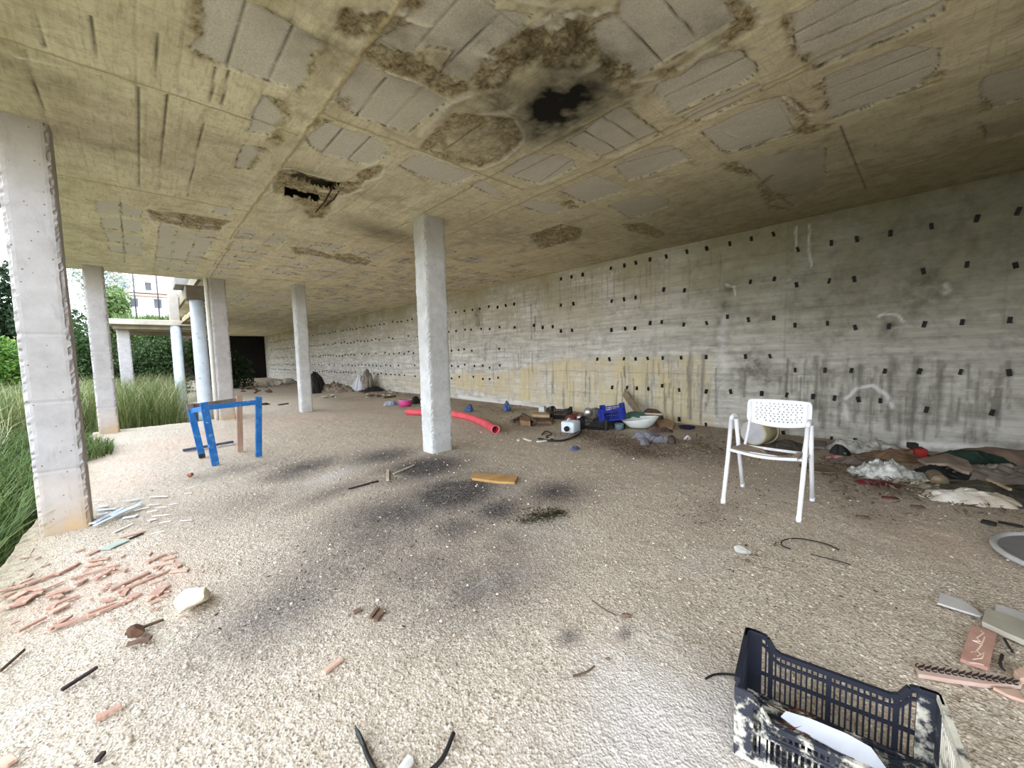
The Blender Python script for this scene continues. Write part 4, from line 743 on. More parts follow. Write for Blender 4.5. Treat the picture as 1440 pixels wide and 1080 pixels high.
# ================================================================== lumps, heaps and flat pieces
def rock(name, label, cat, px, py, r, m_, seed, flat=.6, asp=1., group=None, z=0.):
    x, y = fl(px, py); g = np.random.default_rng(seed); import bmesh
    bm = bmesh.new(); bmesh.ops.create_icosphere(bm, subdivisions=3, radius=1)
    N = g.normal(0, 1, (17, 3)); N /= np.linalg.norm(N, axis=1)[:, None]; D_ = g.uniform(.42, .8, 17); co = np.array([v.co[:] for v in bm.verts])
    for nn, dd in zip(N, D_): k = co@nn; co = co-np.maximum(0, k-dd)[:, None]*nn
    co *= (1+.1*(fbm(co[:, 0]+co[:, 2]*2+5, co[:, 1]-co[:, 2]+5, 3, 3, seed)-.5))[:, None]; co *= np.array([r*asp, r, r*flat]); co[:, 2] -= co[:, 2].min()+r*.05
    for v, c in zip(bm.verts, co): v.co = c
    me = bpy.data.meshes.new(name); bm.to_mesh(me); bm.free(); me.materials.append(m_); o = bpy.data.objects.new(name, me); COL.objects.link(o); o.location = (x, y, z); o.rotation_euler = (0, 0, g.uniform(0, 6)); return tag(o, label, cat, group)
def heap(name, label, cat, px, py, rx, ry, h, rot, m_, seed, wr=.5, sc=9, z=-.005, n=(40, 90), parent=None, smooth=True, shape=1.5, group=None):
    x, y = fl(px, py); R_, A_ = np.meshgrid(np.linspace(0, 1, n[0]), np.linspace(0, 2*PI, n[1], endpoint=False), indexing='ij')
    out = 1+.45*(vnoise(np.cos(A_)*1.6+seed, np.sin(A_)*1.6+seed, seed)-.5)+.25*(vnoise(np.cos(A_)*5+seed, np.sin(A_)*5, seed+1)-.5)
    X = rx*R_*np.cos(A_)*out; Y = ry*R_*np.sin(A_)*out; f1 = fbm(X+seed, Y+seed*.7, sc, 4, seed, .6); th = seed*1.7; ca, sa = math.cos(th), math.sin(th); U, V_ = X*ca+Y*sa, -X*sa+Y*ca
    def rg(k, a_, s_): return 1-np.minimum(1, np.abs(2*vnoise(U*k*a_+s_, V_*k/a_+s_*2, seed+s_)-1)*2.2)
    rid = .6*rg(sc*.8, 1.6, 5)+.3*rg(sc*1.7, .6, 6)+.22*rg(sc*3.4, 1.3, 7)-.25
    Z = h*(1-R_**2)**(1/shape)*(1+wr*(f1-.5)*1.1)*.85+h*wr*.42*rid*(1-R_**5); Z = np.maximum(Z, 0)
    Z[-1] = 0; co = np.stack([X, Y, Z], -1).reshape(-1, 3); a, b = n; i = np.arange(a*b).reshape(a, b); q = np.stack([i[:-1], i[1:], np.roll(i, -1, 1)[1:], np.roll(i, -1, 1)[:-1]], -1).reshape(-1, 4)
    o = raw_mesh(name, co, q, m_, parent); o.data.polygons.foreach_set('use_smooth', [smooth]*len(q)); o.location = (x, y, z); o.rotation_euler = (0, 0, rot); return tag(o, label, cat, group)
def flat(name, label, cat, pts, m_, th=.012, z=0., group=None, tilt=(0, 0), bev=.002):
    P = [fl(*p) for p in pts]; cx = sum(p[0] for p in P)/len(P); cy = sum(p[1] for p in P)/len(P); P = [(x-cx, y-cy) for x, y in P]
    A = sum(P[i][0]*P[(i+1) % len(P)][1]-P[(i+1) % len(P)][0]*P[i][1] for i in range(len(P)))
    if A < 0: P = P[::-1]
    m = MB(); m.prism(P, 0, th, tilt); o = m.build(name, m_, None, False, (cx, cy, z)); 
    if bev: bevel(o, bev, 1)
    return tag(o, label, cat, group)
def strip(name, label, cat, p, q, w, m_, th=.01, z=0., group=None, taper=.7, seed=0):
    (ax, ay), (bx, by) = fl(*p), fl(*q); g = np.random.default_rng(abs(int(ax*1e4))+seed); d = np.array([bx-ax, by-ay]); L_ = np.hypot(*d); d /= L_; nrm = np.array([-d[1], d[0]]); c = np.array([(ax+bx)/2, (ay+by)/2])
    P = []
    for k, s_ in ((-1, -1), (-.3, -1), (.35, -1), (1, -1), (1, 1), (.3, 1), (-.4, 1), (-1, 1)): P.append(d*(k*L_/2+g.uniform(-.12, .12)*w)+nrm*(s_*w/2*g.uniform(taper, 1.05)))
    m = MB(); m.prism([tuple(v_) for v_ in P], 0, th, (g.uniform(-.02, .02), g.uniform(-.03, .03))); return tag(bevel(m.build(name, m_, None, False, (c[0], c[1], z-.002)), .0015, 1), label, cat, group)
def cable(name, label, cat, pts, r, m_, z=None, group=None, n=7):
    P = [fl(*p) for p in pts]; z = z or [r]*len(P); V = [Vector((x, y, k)) for (x, y), k in zip(P, z)]; out = []
    for i in range(len(V)-1):
        p0, p1, p2, p3 = V[max(i-1, 0)], V[i], V[i+1], V[min(i+2, len(V)-1)]
        for k in range(6): s_ = k/6; out.append(.5*((2*p1)+(p2-p0)*s_+(2*p0-5*p1+4*p2-p3)*s_**2+(3*p1-p0-3*p2+p3)*s_**3))
    out.append(V[-1]); c = out[len(out)//2].copy(); c.z = 0; m = MB(); m.tube([p-c for p in out], r, n); return tag(m.build(name, m_, None, True, c), label, cat, group)
# ================================================================== broken terracotta by the nearest column
tc = mat('terracotta', (184, 146, 128), (164, 126, 108), 14, .9, .4, 70, (204, 182, 160), .4); tc2 = mat('terracotta_dusty', (204, 172, 152), (186, 152, 132), 14, .9, .4, 70)
A9 = lambda p: (p[0]/9, 770+p[1]/9)
B7 = lambda p: (120+p[0]/7.2, 770+p[1]/7.2)
long_ = [(A9, (0,560),(330,480),.03,'flat reddish tile strip at the left picture edge, beside the floor edge'), (A9, (330,480),(720,330),.028,'long reddish tile strip pointing at the nearest column, near the floor edge'), (A9, (580,630),(900,520),.05,'widest reddish tile slab in the middle of the fragments'),
 (A9, (700,1020),(1260,830),.02,'long thin reddish strip along the lower side of the fragments, left half'), (B7, (20,712),(470,530),.018,'long thin reddish strip ending at a square tile piece'), (B7, (250,440),(650,250),.025,'upper of two parallel reddish strips left of the white stone'), (B7, (320,460),(600,345),.026,'lower of two parallel reddish strips left of the white stone'),
 (A9, (220,1080),(580,890),.016,'slim tile sliver nearest the left picture edge, below the fragments'), (A9, (620,1060),(910,870),.018,'slim tile sliver crossing the left end of the long strip'), (B7, (460,495),(540,495),.05,'small square reddish tile piece at the end of the long strip'), (B7, (690,500),(800,400),.06,'triangular reddish shard between the square tile piece and the white stone')]
for f, p, q, w, lab in long_: strip('tile_fragment', lab, 'tile fragment', f(p), f(q), w, tc, .012)
rest = [(A9, (230,470),(420,390),.02),(A9, (720,350),(1000,200),.025),(A9, (20,640),(170,570),.04),(A9, (170,650),(290,570),.05),(A9, (290,530),(560,540),.03),(A9, (380,600),(550,570),.03),(A9, (570,530),(800,430),.02),(A9, (680,640),(790,600),.04),(A9, (210,740),(370,620),.07),(A9, (0,770),(190,730),.03),(A9, (710,720),(990,610),.025),(A9, (590,770),(720,740),.05),(A9, (630,840),(870,710),.03),
 (A9, (890,410),(1080,350),.015),(A9, (950,480),(1100,400),.03),(A9, (1090,240),(1260,210),.03),(A9, (1095,110),(1240,40),.03),(B7, (600,345),(850,235),.02),(B7, (640,380),(790,325),.02),(B7, (620,160),(720,110),.03),(B7, (720,110),(820,70),.02),(B7, (860,250),(1040,230),.03),(B7, (900,160),(960,190),.03),(B7, (380,490),(420,430),.03),(B7, (620,540),(690,500),.03),(B7, (20,672),(290,570),.018),(B7, (180,555),(300,520),.02),(B7, (0,270),(350,165),.02),(B7, (90,330),(240,245),.03),(B7, (250,230),(310,210),.04),(B7, (700,190),(900,150),.02),(B7,(0,200),(180,160),.02),(B7,(40,140),(240,110),.03),(B7,(780,130),(920,95),.02),(B7,(1000,230),(1050,225),.02)]
for i, (f, p, q, w) in enumerate(rest): strip('tile_fragment', 'broken reddish tile fragment scattered on gravel near the column', 'tile fragment', f(p), f(q), w, tc2 if i % 3 == 0 else tc, .01, group='broken tile fragments by the column')
for i in range(45):
    px, py = RNG.uniform(5, 255), RNG.uniform(775, 880)
    strip('tile_chip', 'tiny reddish tile chip lying among the broken fragments', 'tile chip', (px, py), (px+RNG.uniform(4, 14), py-RNG.uniform(1, 6)), RNG.uniform(.01, .02), tc, .006, group='tiny tile chips by the column')
# pale shards beside the column
gl = mat('pale_blue_shard', (214, 224, 238), (188, 202, 222), 9, .5, .15); gg = mat('grey_green_shard', (176, 184, 172), (150, 158, 148), 9, .7, .2); wh = mat('white_shard', (232, 228, 220), (214, 206, 196), 9, .7, .2)
C9 = lambda p: (120+p[0]/9.6, 690+p[1]/9.6)
sh = [((90,460),(500,250),.05,gl,'longest pale blue shard leaning out from the column foot'), ((130,500),(760,180),.035,gl,'long narrow pale blue shard in front of the longest one'), ((380,370),(720,220),.07,gl,'wide pale blue shard in the middle of the pale pile'), ((280,790),(530,670),.085,gg,'flat grey green shard nearest the reddish tile fragments'), ((450,640),(810,545),.03,tc2,'pinkish bar fragment beside the grey green shard'), ((590,655),(780,580),.02,charr,'dark splinter under the pinkish bar fragment')]
for i, (p, q, w, m_, lab) in enumerate(sh): strip('tile_shard', lab, 'shard', C9(p), C9(q), w, m_, .008, .012*(i < 3)*(i+1)*.5, seed=3)
for i, (p, q, w) in enumerate([((500,370),(700,340),.05),((150,340),(300,300),.04),((160,265),(440,240),.04),((520,150),(740,110),.03),((850,410),(950,380),.04),((870,80),(1110,80),.03),((370,570),(640,450),.02),((880,585),(1070,545),.012),((1280,410),(1440,395),.012),((1120,190),(1240,170),.012),((830,290),(980,260),.02),((900,350),(1150,320),.015),((1000,440),(1160,410),.015),((1340,40),(1440,30),.015),((180,210),(320,205),.03),((660,270),(860,220),.025),((830,200),(1000,180),.015),((950,230),(1100,215),.012),((1350,-20),(1500,-60),.015),((120,130),(230,125),.02)]):
    strip('tile_shard', 'pale shard scattered on gravel right of the nearest column', 'shard', C9(p), C9(q), w, gl if i < 4 else wh, .006, group='pale shards by the column')
# ================================================================== tiles at the lower right
D3 = lambda p: (1240+p[0]/3.6, 700+p[1]/3.6)
gt = mat('grey_tile', (196, 192, 188), (182, 178, 172), 7, .5, .1); gt2 = mat('olive_tile', (170, 164, 148), (152, 146, 130), 7, .6, .15); bt = mat('brick_tile', (188, 148, 132), (172, 130, 114), 9, .85, .3); gm = mat('glue_ridge', (226, 204, 184), (206, 180, 160), 12, .9, .3); blk = mat('black_adhesive', (58, 54, 50), (40, 38, 36), 12, .8, .3)
flat('floor_tile', 'grey broken tile with a pointed right end, above the brick tile', 'tile', [D3(p) for p in [(295,488),(410,525),(470,565),(515,605),(500,610),(280,541)]], gt, .01, .0)
t_ = flat('floor_tile', 'light grey broken tile at the right picture edge, behind the olive one', 'tile', [D3(p) for p in [(575,545),(660,570),(760,610),(760,650),(640,632),(572,592)]], gt, .01, .0)
flat('floor_tile', 'thick olive grey tile slab at the right picture edge', 'tile', [D3(p) for p in [(522,585),(600,610),(760,665),(800,790),(620,710),(505,655)]], gt2, .024, .004, tilt=(.0, .0))
P = [D3(p) for p in [(450,655),(580,700),(540,880),(395,830)]]; b_ = flat('brick_tile', 'flat reddish brick tile with scribbled pale glue ridges', 'tile', P, bt, .016, -.002)
c0 = np.mean([fl(*p) for p in P], 0); zz_ = []
E0 = lambda px, py: (fl(*D3((px, py)))[0]-c0[0], fl(*D3((px, py)))[1]-c0[1])
for pl_ in ([(500,690),(515,700),(480,725),(500,745),(460,740),(505,760),(480,790),(500,810)], [(450,800),(475,795),(480,820),(520,800),(505,830),(460,835)], [(440,850),(480,855),(515,865)], [(520,720),(510,745),(495,770)]):
    m = MB(); m.tube([(*E0(*p), .0155) for p in pl_], .0028, 5); zz_.append(m)
mm = MB()
for m in zz_: mm.add(m.v, m.f)
mm.build('glue_ridges', gm, b_)
P = [D3(p) for p in [(165,850),(300,868),(520,905),(712,945),(706,968),(520,962),(330,935),(185,910)]]; b_ = flat('textured_tile', 'narrow pinkish tile strip covered with black looped adhesive', 'tile', P, mat('pink_tile', (204, 178, 164), (188, 158, 144), 9, .85, .3), .016, -.002)
c0 = np.mean([fl(*p) for p in P], 0); mm = MB()
for k in range(15):
    u = k/14; px, py = 190+u*480, 866+u*76
    for w_ in (0, 1):
        ring = [E0(px+20*math.cos(a)+w_*14, py+w_*14+11*math.sin(a)) for a in np.linspace(.3+w_, 4.4+w_, 9)]; mm.tube([(x, y, .0155+.002*(w_)) for x, y in ring], .0024, 4)
tag(mm.build('adhesive_loops', blk, b_), 'black looped adhesive')
flat('tile_piece', 'pinkish tile piece at the right picture edge above the textured strip', 'tile', [D3(p) for p in [(665,905),(720,878),(790,890),(790,950),(700,945)]], tc2, .025)
flat('tile_piece', 'pale brick slab half hidden below the textured strip', 'tile', [D3(p) for p in [(560,972),(690,985),(730,1045),(640,1015)]], tc2, .012)
for i, (x, y) in enumerate(((612,745),(640,775),(668,800),(605,835),(655,860))): rock('mortar_crumb', 'grey mortar crumb lying between the brick tile and the right edge', 'crumb', *D3((x, y)), (.009, .012, .01, .011, .008)[i], mat('mortar', (150, 144, 134), (120, 114, 104), 12, .95, .5), 60+i, .5, group='mortar crumbs by the brick tile')
for i, pts_ in enumerate(([(620,720),(650,770),(665,790)], [(610,800),(600,850),(620,880)])): cable('wire_scrap', ('dark wire scrap between olive slab and brick tile', 'dark wire scrap right of the brick tile, above the textured strip')[i], 'wire', [D3(p) for p in pts_], .005, blk)
# ================================================================== stones and sticks in the foreground
ws = mat('pale_stone', (232, 222, 200), (196, 182, 156), 10, .95, .7, 30); gs_ = mat('grey_stone', (206, 204, 196), (172, 168, 160), 10, .9, .5, 40); bs = mat('brown_stone', (120, 100, 84), (88, 72, 60), 12, .95, .5); wood = mat('old_wood', (120, 96, 78), (86, 66, 54), 8, .9, .4, 50, stretch=(1, 1, .4)); stw = mat('dry_stick', (104, 86, 66), (74, 60, 48), 14, .9, .4)
rock('stone', 'large pale angular stone on the gravel right of the tile fragments', 'stone', 274, 848, .105, ws, 5, .55, 1.15)
rock('stone', 'smooth pale grey stone in front of the white chair', 'stone', 1042, 776, .045, gs_, 6, .6, 1.3); rock('stone', 'small dark pebble just below the pale grey stone', 'pebble', 1052, 791, .018, bs, 7, .6)
rock('stone', 'round reddish brown stone in front of the blue stool frame', 'stone', 269, 671, .045, mat('reddish_stone', (170, 112, 88), (136, 86, 66), 10, .9, .4), 8, .85); rock('stone', 'small brown stone alone in the middle foreground', 'pebble', 881, 868, .022, bs, 9, .7); rock('stone', 'small grey stone at the bottom edge between the cable ends', 'pebble', 572, 1076, .03, gs_, 10, .5)
rock('dirt_clod', 'dark brown dirt clod beside a thin stick, left foreground', 'clod', 192, 893, .045, mat('dark_clod', (104, 74, 56), (66, 46, 36), 14, .95, .6), 12, .55, 1.5); rock('stone', 'tiny dark stone near the whitish patch, right foreground', 'pebble', 855, 928, .012, bs, 14, .7)
B = lambda p: (p[0], p[1])
for p, q, w, m_, lab in (((176,893),(230,872),.014,stw,'thin grey stick next to the dark clod'), ((178,908),(213,898),.03,wood,'broken bark piece just below the dark clod'), ((87,971),(137,940),.014,charr,'thin dark stick alone in the left foreground'), ((135,1012),(172,993),.03,tc,'reddish tile bit with notched end, bottom left'), ((0,1078),(20,1066),.05,tc2,'reddish tile piece cut by the bottom left corner'), ((136,1072),(146,1060),.016,charr,'short black splinter near the bottom left edge'), ((455,947),(481,927),.028,tc2,'single pinkish tile stick in the lower middle foreground'),
 ((521,870),(532,855),.02,wood,'left one of two small wood bits side by side'), ((528,874),(540,858),.03,wood,'right one of two small wood bits side by side'), ((497,862),(508,858),.03,bs,'flat brown bit left of the two wood bits'), ((0,945),(35,915),.008,stw,'thin twig near the left picture edge'), ((1208,965),(1222,967),.01,stw,'short dark twig behind the foreground crate'), ((545,676),(546,661),.03,mat('pale_wood', (206, 192, 168), (180, 164, 140), 9, .9, .3),'short pale stick standing at the edge of the burnt patch'), ((553,667),(583,654),.02,mat('pale_wood', (206, 192, 168)),'longer pale stick beside the short one on the burnt patch'), ((490,688),(532,677),.02,charr,'black charred stick below the ash patch')):
    strip('stick' if 'tile' not in lab else 'tile_stick', lab, 'stick' if 'tile' not in lab else 'tile fragment', p, q, w, m_, .012)
yw = mat('yellow_board', (190, 152, 98), (164, 124, 74), 7, .8, .3, 40, stretch=(.4, 1, 1)); flat('wooden_board', 'short yellow wooden board lying on the burnt patch before the large column', 'board', [(664,668),(690,669),(729,672),(724,681),(700,680),(664,675)], yw, .025, -.002)
bkr = mat('black_rubber', (30, 30, 30), (44, 42, 40), 10, .6, .2)
cable('cable', 'black frayed cable curving out of the bottom edge', 'cable', [(503,1033),(511,1050),(519,1070),(535,1095),(565,1104),(595,1094),(622,1070),(638,1034)], .0075, bkr)
m = MB(); x, y = fl(504, 1036)
for k in range(6):
    p = fl(503+RNG.uniform(-4, 3), 1030+RNG.uniform(-4, 3)); q = fl(513+RNG.uniform(-2, 2), 1056); m.tube([(p[0]-x, p[1]-y, .012+.002*k), ((p[0]+q[0])/2-x, (p[1]+q[1])/2-y, .016+.002*(k % 3)), (q[0]-x, q[1]-y, .01)], .0022, 5)
tag(m.build('frayed_wires', mat('grey_wire', (70, 76, 74), (44, 52, 50), 20, .6, .2), None, True, (x, y, 0)), 'loose strands fraying from the left end of the cable', 'wires')
cable('wire_loop', 'thin dark wire bent in a long loop before the white chair', 'wire', [(1112,773),(1100,768),(1101,761),(1118,758),(1142,761),(1165,767),(1180,774)], .004, bkr); cable('wire', 'thin dark wire lying straight below the wire loop', 'wire', [(1140,780),(1160,785),(1180,790),(1197,795)], .003, bkr)
cable('twig', 'curved grey twig on the whitish patch in the right foreground', 'twig', [(806,952),(818,949),(829,944),(836,938)], .004, stw); cable('wire', 'short dark wire left of the foreground crate', 'wire', [(992,956),(1005,950),(1020,949),(1036,951)], .004, bkr); cable('twig', 'thin twig in the right middle of the gravel', 'twig', [(833,845),(848,856),(866,866)], .003, stw)
# ================================================================== rubbish along the wall, middle
t = thing('red_pipe', 'thick corrugated red pipe lying behind the large inner column', 'pipe', (0, 0, 0)); rp = mat('red_plastic', (224, 96, 104), (206, 78, 90), 4, .5, .1)
P = [fl(*p, .06) for p in [(572,579),(590,580),(612,579),(640,582),(662,587),(682,595),(697,604)]]; V = [Vector((x, y, .058)) for x, y in P]; m = MB(); pts = []
for i in range(len(V)-1):
    for k in range(10): pts.append(V[i].lerp(V[i+1], k/10))
pts.append(V[-1])
for _ in range(8): pts = [pts[0]]+[(pts[i-1]+pts[i]*2+pts[i+1])/4 for i in range(1, len(pts)-1)]+[pts[-1]]
m.tube(pts, .062, 18, False); o = m.build('pipe_wall', rp, t, True); solid(o, .008)
m = MB(); d = (pts[-1]-pts[-3]).normalized(); m.tube([pts[-1]-d*.02, pts[-1]+d*.004], .0665, 18, False); solid(m.build('pipe_lip', mat('red_lip', (238, 140, 140)), t, True), .012)
pk = mat('pink_plastic', (216, 84, 150), (198, 66, 132), 4, .5, .05); x, y = fl(570, 571)
t = thing('wash_tub', 'bright pink plastic tub on the floor left of the large inner column', 'tub', (x, y, 0)); m = MB(); m.lathe([(.001, .004), (.15, 0), (.165, .15), (.157, .15), (.145, .01), (.001, .012)], 28); m.build('tub', pk, t, True); m = MB(); m.lathe([(.165, .148), (.18, .15), (.178, .162), (.157, .158)], 28); m.build('rim', mat('pale_pink_plastic', (240, 190, 214)), t, True)
bl = mat('blue_bag', (70, 96, 150), (46, 66, 116), 12, .5, .3, 30, (150, 170, 200), .4)
heap('plastic_bag', 'crumpled blue and white bag left of the pink tub', 'bag', 550, 569, .2, .12, .12, .2, mat('blue_white_bag', (190, 200, 214), (80, 110, 160), 8, .5, .3), 3)
heap('plastic_bag', 'black bag right behind the pink tub', 'bag', 584, 567, .14, .12, .2, .2, bkr, 4)
heap('plastic_bag', 'small knotted blue bag close to the red pipe', 'bag', 660, 578, .1, .09, .17, 0, bl, 5, .8); heap('plastic_bag', 'small knotted blue bag near the wall, farther from the pipe', 'bag', 713, 577, .11, .09, .2, .4, bl, 6, .8)
jw = mat('milky_plastic', (226, 234, 240), (206, 218, 228), 4, .35, .05); x, y = fl(802, 608)
t = thing('jerrycan', 'white plastic jerrycan lying on its side with a black cap', 'jerrycan', (x, y, .0), math.radians(10)); t.scale = (.82, .78, .82); m = MB(); m.box((.02, 0, .115), (.30, .30, .22)); o = bevel(m.build('can', jw, t, True), .04, 4)
m = MB(); m.tube([(-.13, -.02, .1), (-.16, -.02, .1)], .03, 14); m.tube([(-.155, -.02, .1), (-.2, -.02, .1)], .05, 16); m.build('cap', bkr, t, True); m = MB(); m.tube([(.0, .06, .225), (.03, .06, .255), (.09, .06, .255), (.12, .06, .225)], .012, 8); m.build('handle', jw, t, True)
crate('fruit_crate', 'small black fruit crate by the wall behind the white jerrycan', (*fl(787, 587), .0), -1.2, .42, .3, .2, .06, (bkr, bkr, bkr), (12, 8)); crate('fruit_crate', 'black fruit crate filled with rubbish left of the broken basin', (*fl(836, 602), .0), -1.15, .46, .3, .17, .04, (bkr, bkr, bkr), (12, 8))
m = MB(); m.box((0, 0, .1), (.12, .12, .2)); o = bevel(m.build('carton', mat('white_carton', (222, 220, 216), (200, 198, 194)), None, False, (*fl(763, 585), 0)), .006); tag(o, 'small white carton standing left of the small black crate', 'carton'); o.rotation_euler = (0, 0, .4)
lw = mat('light_wood', (186, 164, 134), (160, 138, 108), 7, .9, .3, 40, stretch=(.4, 1, 1))
flat('wooden_plank', 'pale wooden plank lying left of the black crate', 'plank', [(748,587),(772,587),(773,592),(749,591)], lw, .05, .06); flat('wooden_plank', 'darker wooden plank beneath the pale plank by the crate', 'plank', [(744,592),(778,591),(776,597),(748,597)], wood, .055, 0)
flat('wooden_block', 'thick brown wood block at the left of the plank heap', 'block', [(731,592),(746,595),(746,600),(732,598)], mat('brown_block', (150, 118, 90), (120, 92, 70), 8, .9, .3), .09); strip('wooden_stick', 'grey stick leaning over the wood block', 'stick', (720,594),(738,585),.06, gwood, .05); strip('wooden_stick', 'dark stick right behind the wood block', 'stick', (735,588),(752,598),.06, wood, .05, .05)
rr = mat('maroon_cloth', (122, 66, 60), (86, 46, 44), 9, .95, .3); heap('cloth', 'maroon cloth heap between the two black fruit crates', 'cloth', 808, 592, .22, .2, .15, 0, rr, 7)
tin = mat('bare_tin', (196, 192, 186), (150, 140, 130), 10, .35, .1, 50, (120, 90, 70), .25, .8); x, y = fl(817, 593)
def can(lab, px, py, r, h, rz, z, m_, cat='can', name='tin_can'):
    x, y = fl(px, py); t = thing(name, lab, cat, (x, y, z+r), rz); m = MB(); M_ = Matrix.Rotation(PI/2, 4, 'Y'); m.lathe([(.001, 0), (r*.96, .002), (r, .006), (r, h*.48), (r*.975, h*.5), (r, h*.52), (r, h-.006), (r*.96, h-.002), (.001, h-.004)], 20, M_); m.build('body', m_, t, True); m = MB(); m.lathe([(r*.97, -.002), (r*1.03, 0), (r*1.03, .006), (r*.97, .008)], 20, M_); m.lathe([(r*.97, h-.008), (r*1.03, h-.006), (r*1.03, h), (r*.97, h+.002)], 20, M_); m.build('rim', tin, t, True); return t
can('tin can lying on its side on the maroon cloth', 815, 594, .05, .13, .6, .03, tin); can('shiny tin can lying on top of the rubbish filled crate', 828, 601, .07, .18, .7, .17, tin)
heap('sack', 'grey sack heaped against the wall behind the shiny can', 'sack', 836, 592, .34, .2, .26, -.9, mat('grey_sack', (130, 122, 108), (96, 90, 80), 8, .95, .3), 8, .5, 6); heap('rag', 'black rags spilling out right of the rubbish filled crate', 'rag', 855, 600, .3, .16, .2, -.9, bkr, 9, .9); heap('rag', 'brown grey rag under the blue crate', 'rag', 862, 594, .3, .2, .28, 0, mat('brown_rag', (112, 96, 84), (80, 68, 60), 9, .95, .3), 10)
bc = mat('blue_plastic', (40, 62, 168), (30, 46, 136), 5, .4, .1); crate('bottle_crate', 'blue plastic crate tilted on top of the rubbish heap', (*fl(862, 590, .14), .17), -1.1, .36, .28, .2, .03, (bc, bc, bc), (10, 7), tilt=(.12, -.14), posts=(.02, .09))
m = MB(); m.lathe([(.001, 0), (.13, .005), (.14, .02), (.12, .05), (.001, .07)], 20); tag(m.build('plastic_dish', mat('navy_plastic', (38, 40, 80), (28, 30, 60)), None, True, (*fl(888, 585), .36)), 'dark navy round dish on the heap right behind the blue crate', 'dish')
x, y = fl(903, 590); (ya, za), (yb, zb) = wl(877, 552, WX-.06), wl(905, 588, WX-.35); m = MB(); m.bar((WX-.05, ya, za), (WX-.42, yb-.05, .05), .16, .024, (1, 0, .35)); o = m.build('leaning_board', mat('painted_board', (150, 136, 112), (126, 112, 92), 6, .8, .2), None); tag(bevel(o, .004), 'narrow wooden board leaning against the wall above the heap', 'board')
heap('cushion', 'teal green cushion wedged between board and broken basin', 'cushion', 893, 596, .2, .24, .27, 0, mat('teal_cloth', (96, 128, 118), (74, 104, 98), 5, .9, .2), 11, .15, 4, shape=2.4); heap('cushion', 'rusty brown round cushion against the wall right of the board', 'cushion', 915, 592, .2, .18, .26, 0, mat('rust_grey_cloth', (120, 96, 66), (88, 84, 80), 4, .9, .2), 12, .15, 4, shape=2.4)
x, y = fl(898, 602); cer = mat('white_ceramic', (234, 238, 234), (220, 226, 222), 4, .2, .03, 30, (170, 170, 166), .26)
t = thing('washbasin', 'broken white ceramic washbasin lying on the rubbish heap', 'basin', (x, y-.02, .0), -1.15); t.scale = (.74, .8, .72)
m = MB(); nr, na = 10, 48; idx = {}
for i in range(nr+1):
    for k in range(na):
        u = i/nr; a = 2*PI*k/na; j = 1+(.1*math.sin(a*7)+.07*math.sin(a*13+1) if math.cos(a-2.6) > .3 else 0)*u*.6; rx_, ry_ = .12+.26*u**.7, .07+.14*u**.7; idx[i, k] = len(m.v); m.v.append((rx_*math.cos(a)*j, ry_*math.sin(a)*j, .02+.2*u**1.5*j+.05*math.cos(a)*u))
for i in range(nr):
    for k in range(na): m.f.append((idx[i, k], idx[i, (k+1) % na], idx[i+1, (k+1) % na], idx[i+1, k]))
m.f.append(tuple(idx[0, k] for k in range(na-1, -1, -1))); o = m.build('bowl', cer, t, True); solid(o, .02)
m = MB(); m.tube([(.38*math.cos(a), .205*math.sin(a), .225+.05*math.cos(a)) for a in np.linspace(-1.4, 1.6, 18)], .016, 8); m.build('rim', cer, t, True); m = MB(); m.lathe([(.001, .045), (.025, .043), (.03, .04)], 14); m.build('drain', charr, t)
m = MB(); m.bar((0, -.17, .2), (0, .17, .18), .06, .025); o = m.build('board_strip', mat('cream_board', (222, 214, 196), (200, 190, 170)), None, False, (*fl(919, 598), 0)); tag(bevel(o, .003), 'cream board strip sticking out right of the broken basin', 'board'); o.rotation_euler = (0, .05, -.1)
x, y = fl(871, 604); m = MB(); m.lathe([(.001, 0), (.07, .002), (.075, .09), (.07, .1), (.066, .095), (.066, .01), (.001, .008)], 18); tag(m.build('plastic_pot', mat('grey_teal', (110, 130, 136), (88, 108, 114)), None, True, (x, y, 0)), 'small grey teal pot left of the broken basin', 'pot')
cb = mat('cardboard', (176, 146, 118), (146, 118, 96), 6, .95, .2); flat('cardboard_piece', 'brown cardboard piece on the floor right of the broken basin', 'cardboard', [(922,597),(940,596),(949,600),(946,605),(930,604)], cb, .06, 0, tilt=(.1, 0)); heap('cardboard_scraps', 'crumpled dark cardboard between basin and grey trousers', 'cardboard', 928, 606, .2, .1, .08, -1, mat('dark_card', (110, 90, 80), (70, 58, 52), 9, .95, .4), 13, 1., 8, smooth=False)
jn = mat('grey_denim', (140, 138, 146), (106, 104, 112), 9, .95, .3, 60); t = thing('trousers', 'crumpled grey trousers on the floor below the broken basin', 'trousers', (0, 0, 0))
heap('waist', None, None, 910, 616, .2, .13, .12, -.7, jn, 14, .8, 9, parent=t); heap('trouser_leg', None, None, 928, 621, .2, .07, .1, -1.2, jn, 15, .8, 9, parent=t); heap('trouser_leg', None, None, 906, 623, .07, .16, .08, -1.0, jn, 16, .8, 9, parent=t)
heap('shoe', 'dark shoe like scrap at the end of the grey trousers', 'scrap', 944, 622, .12, .07, .12, .3, mat('brown_leather', (92, 78, 66), (66, 56, 48), 9, .7, .2), 17, .3)
m = MB(); m.lathe([(.001, .01), (.11, .012), (.125, .03), (.12, .034), (.1, .02), (.001, .02)], 22); tag(m.build('frisbee', mat('navy_plastic', (38, 40, 80)), None, True, (*fl(966, 602), -.005)), 'flat navy blue plastic disc on the floor against the wall', 'disc')
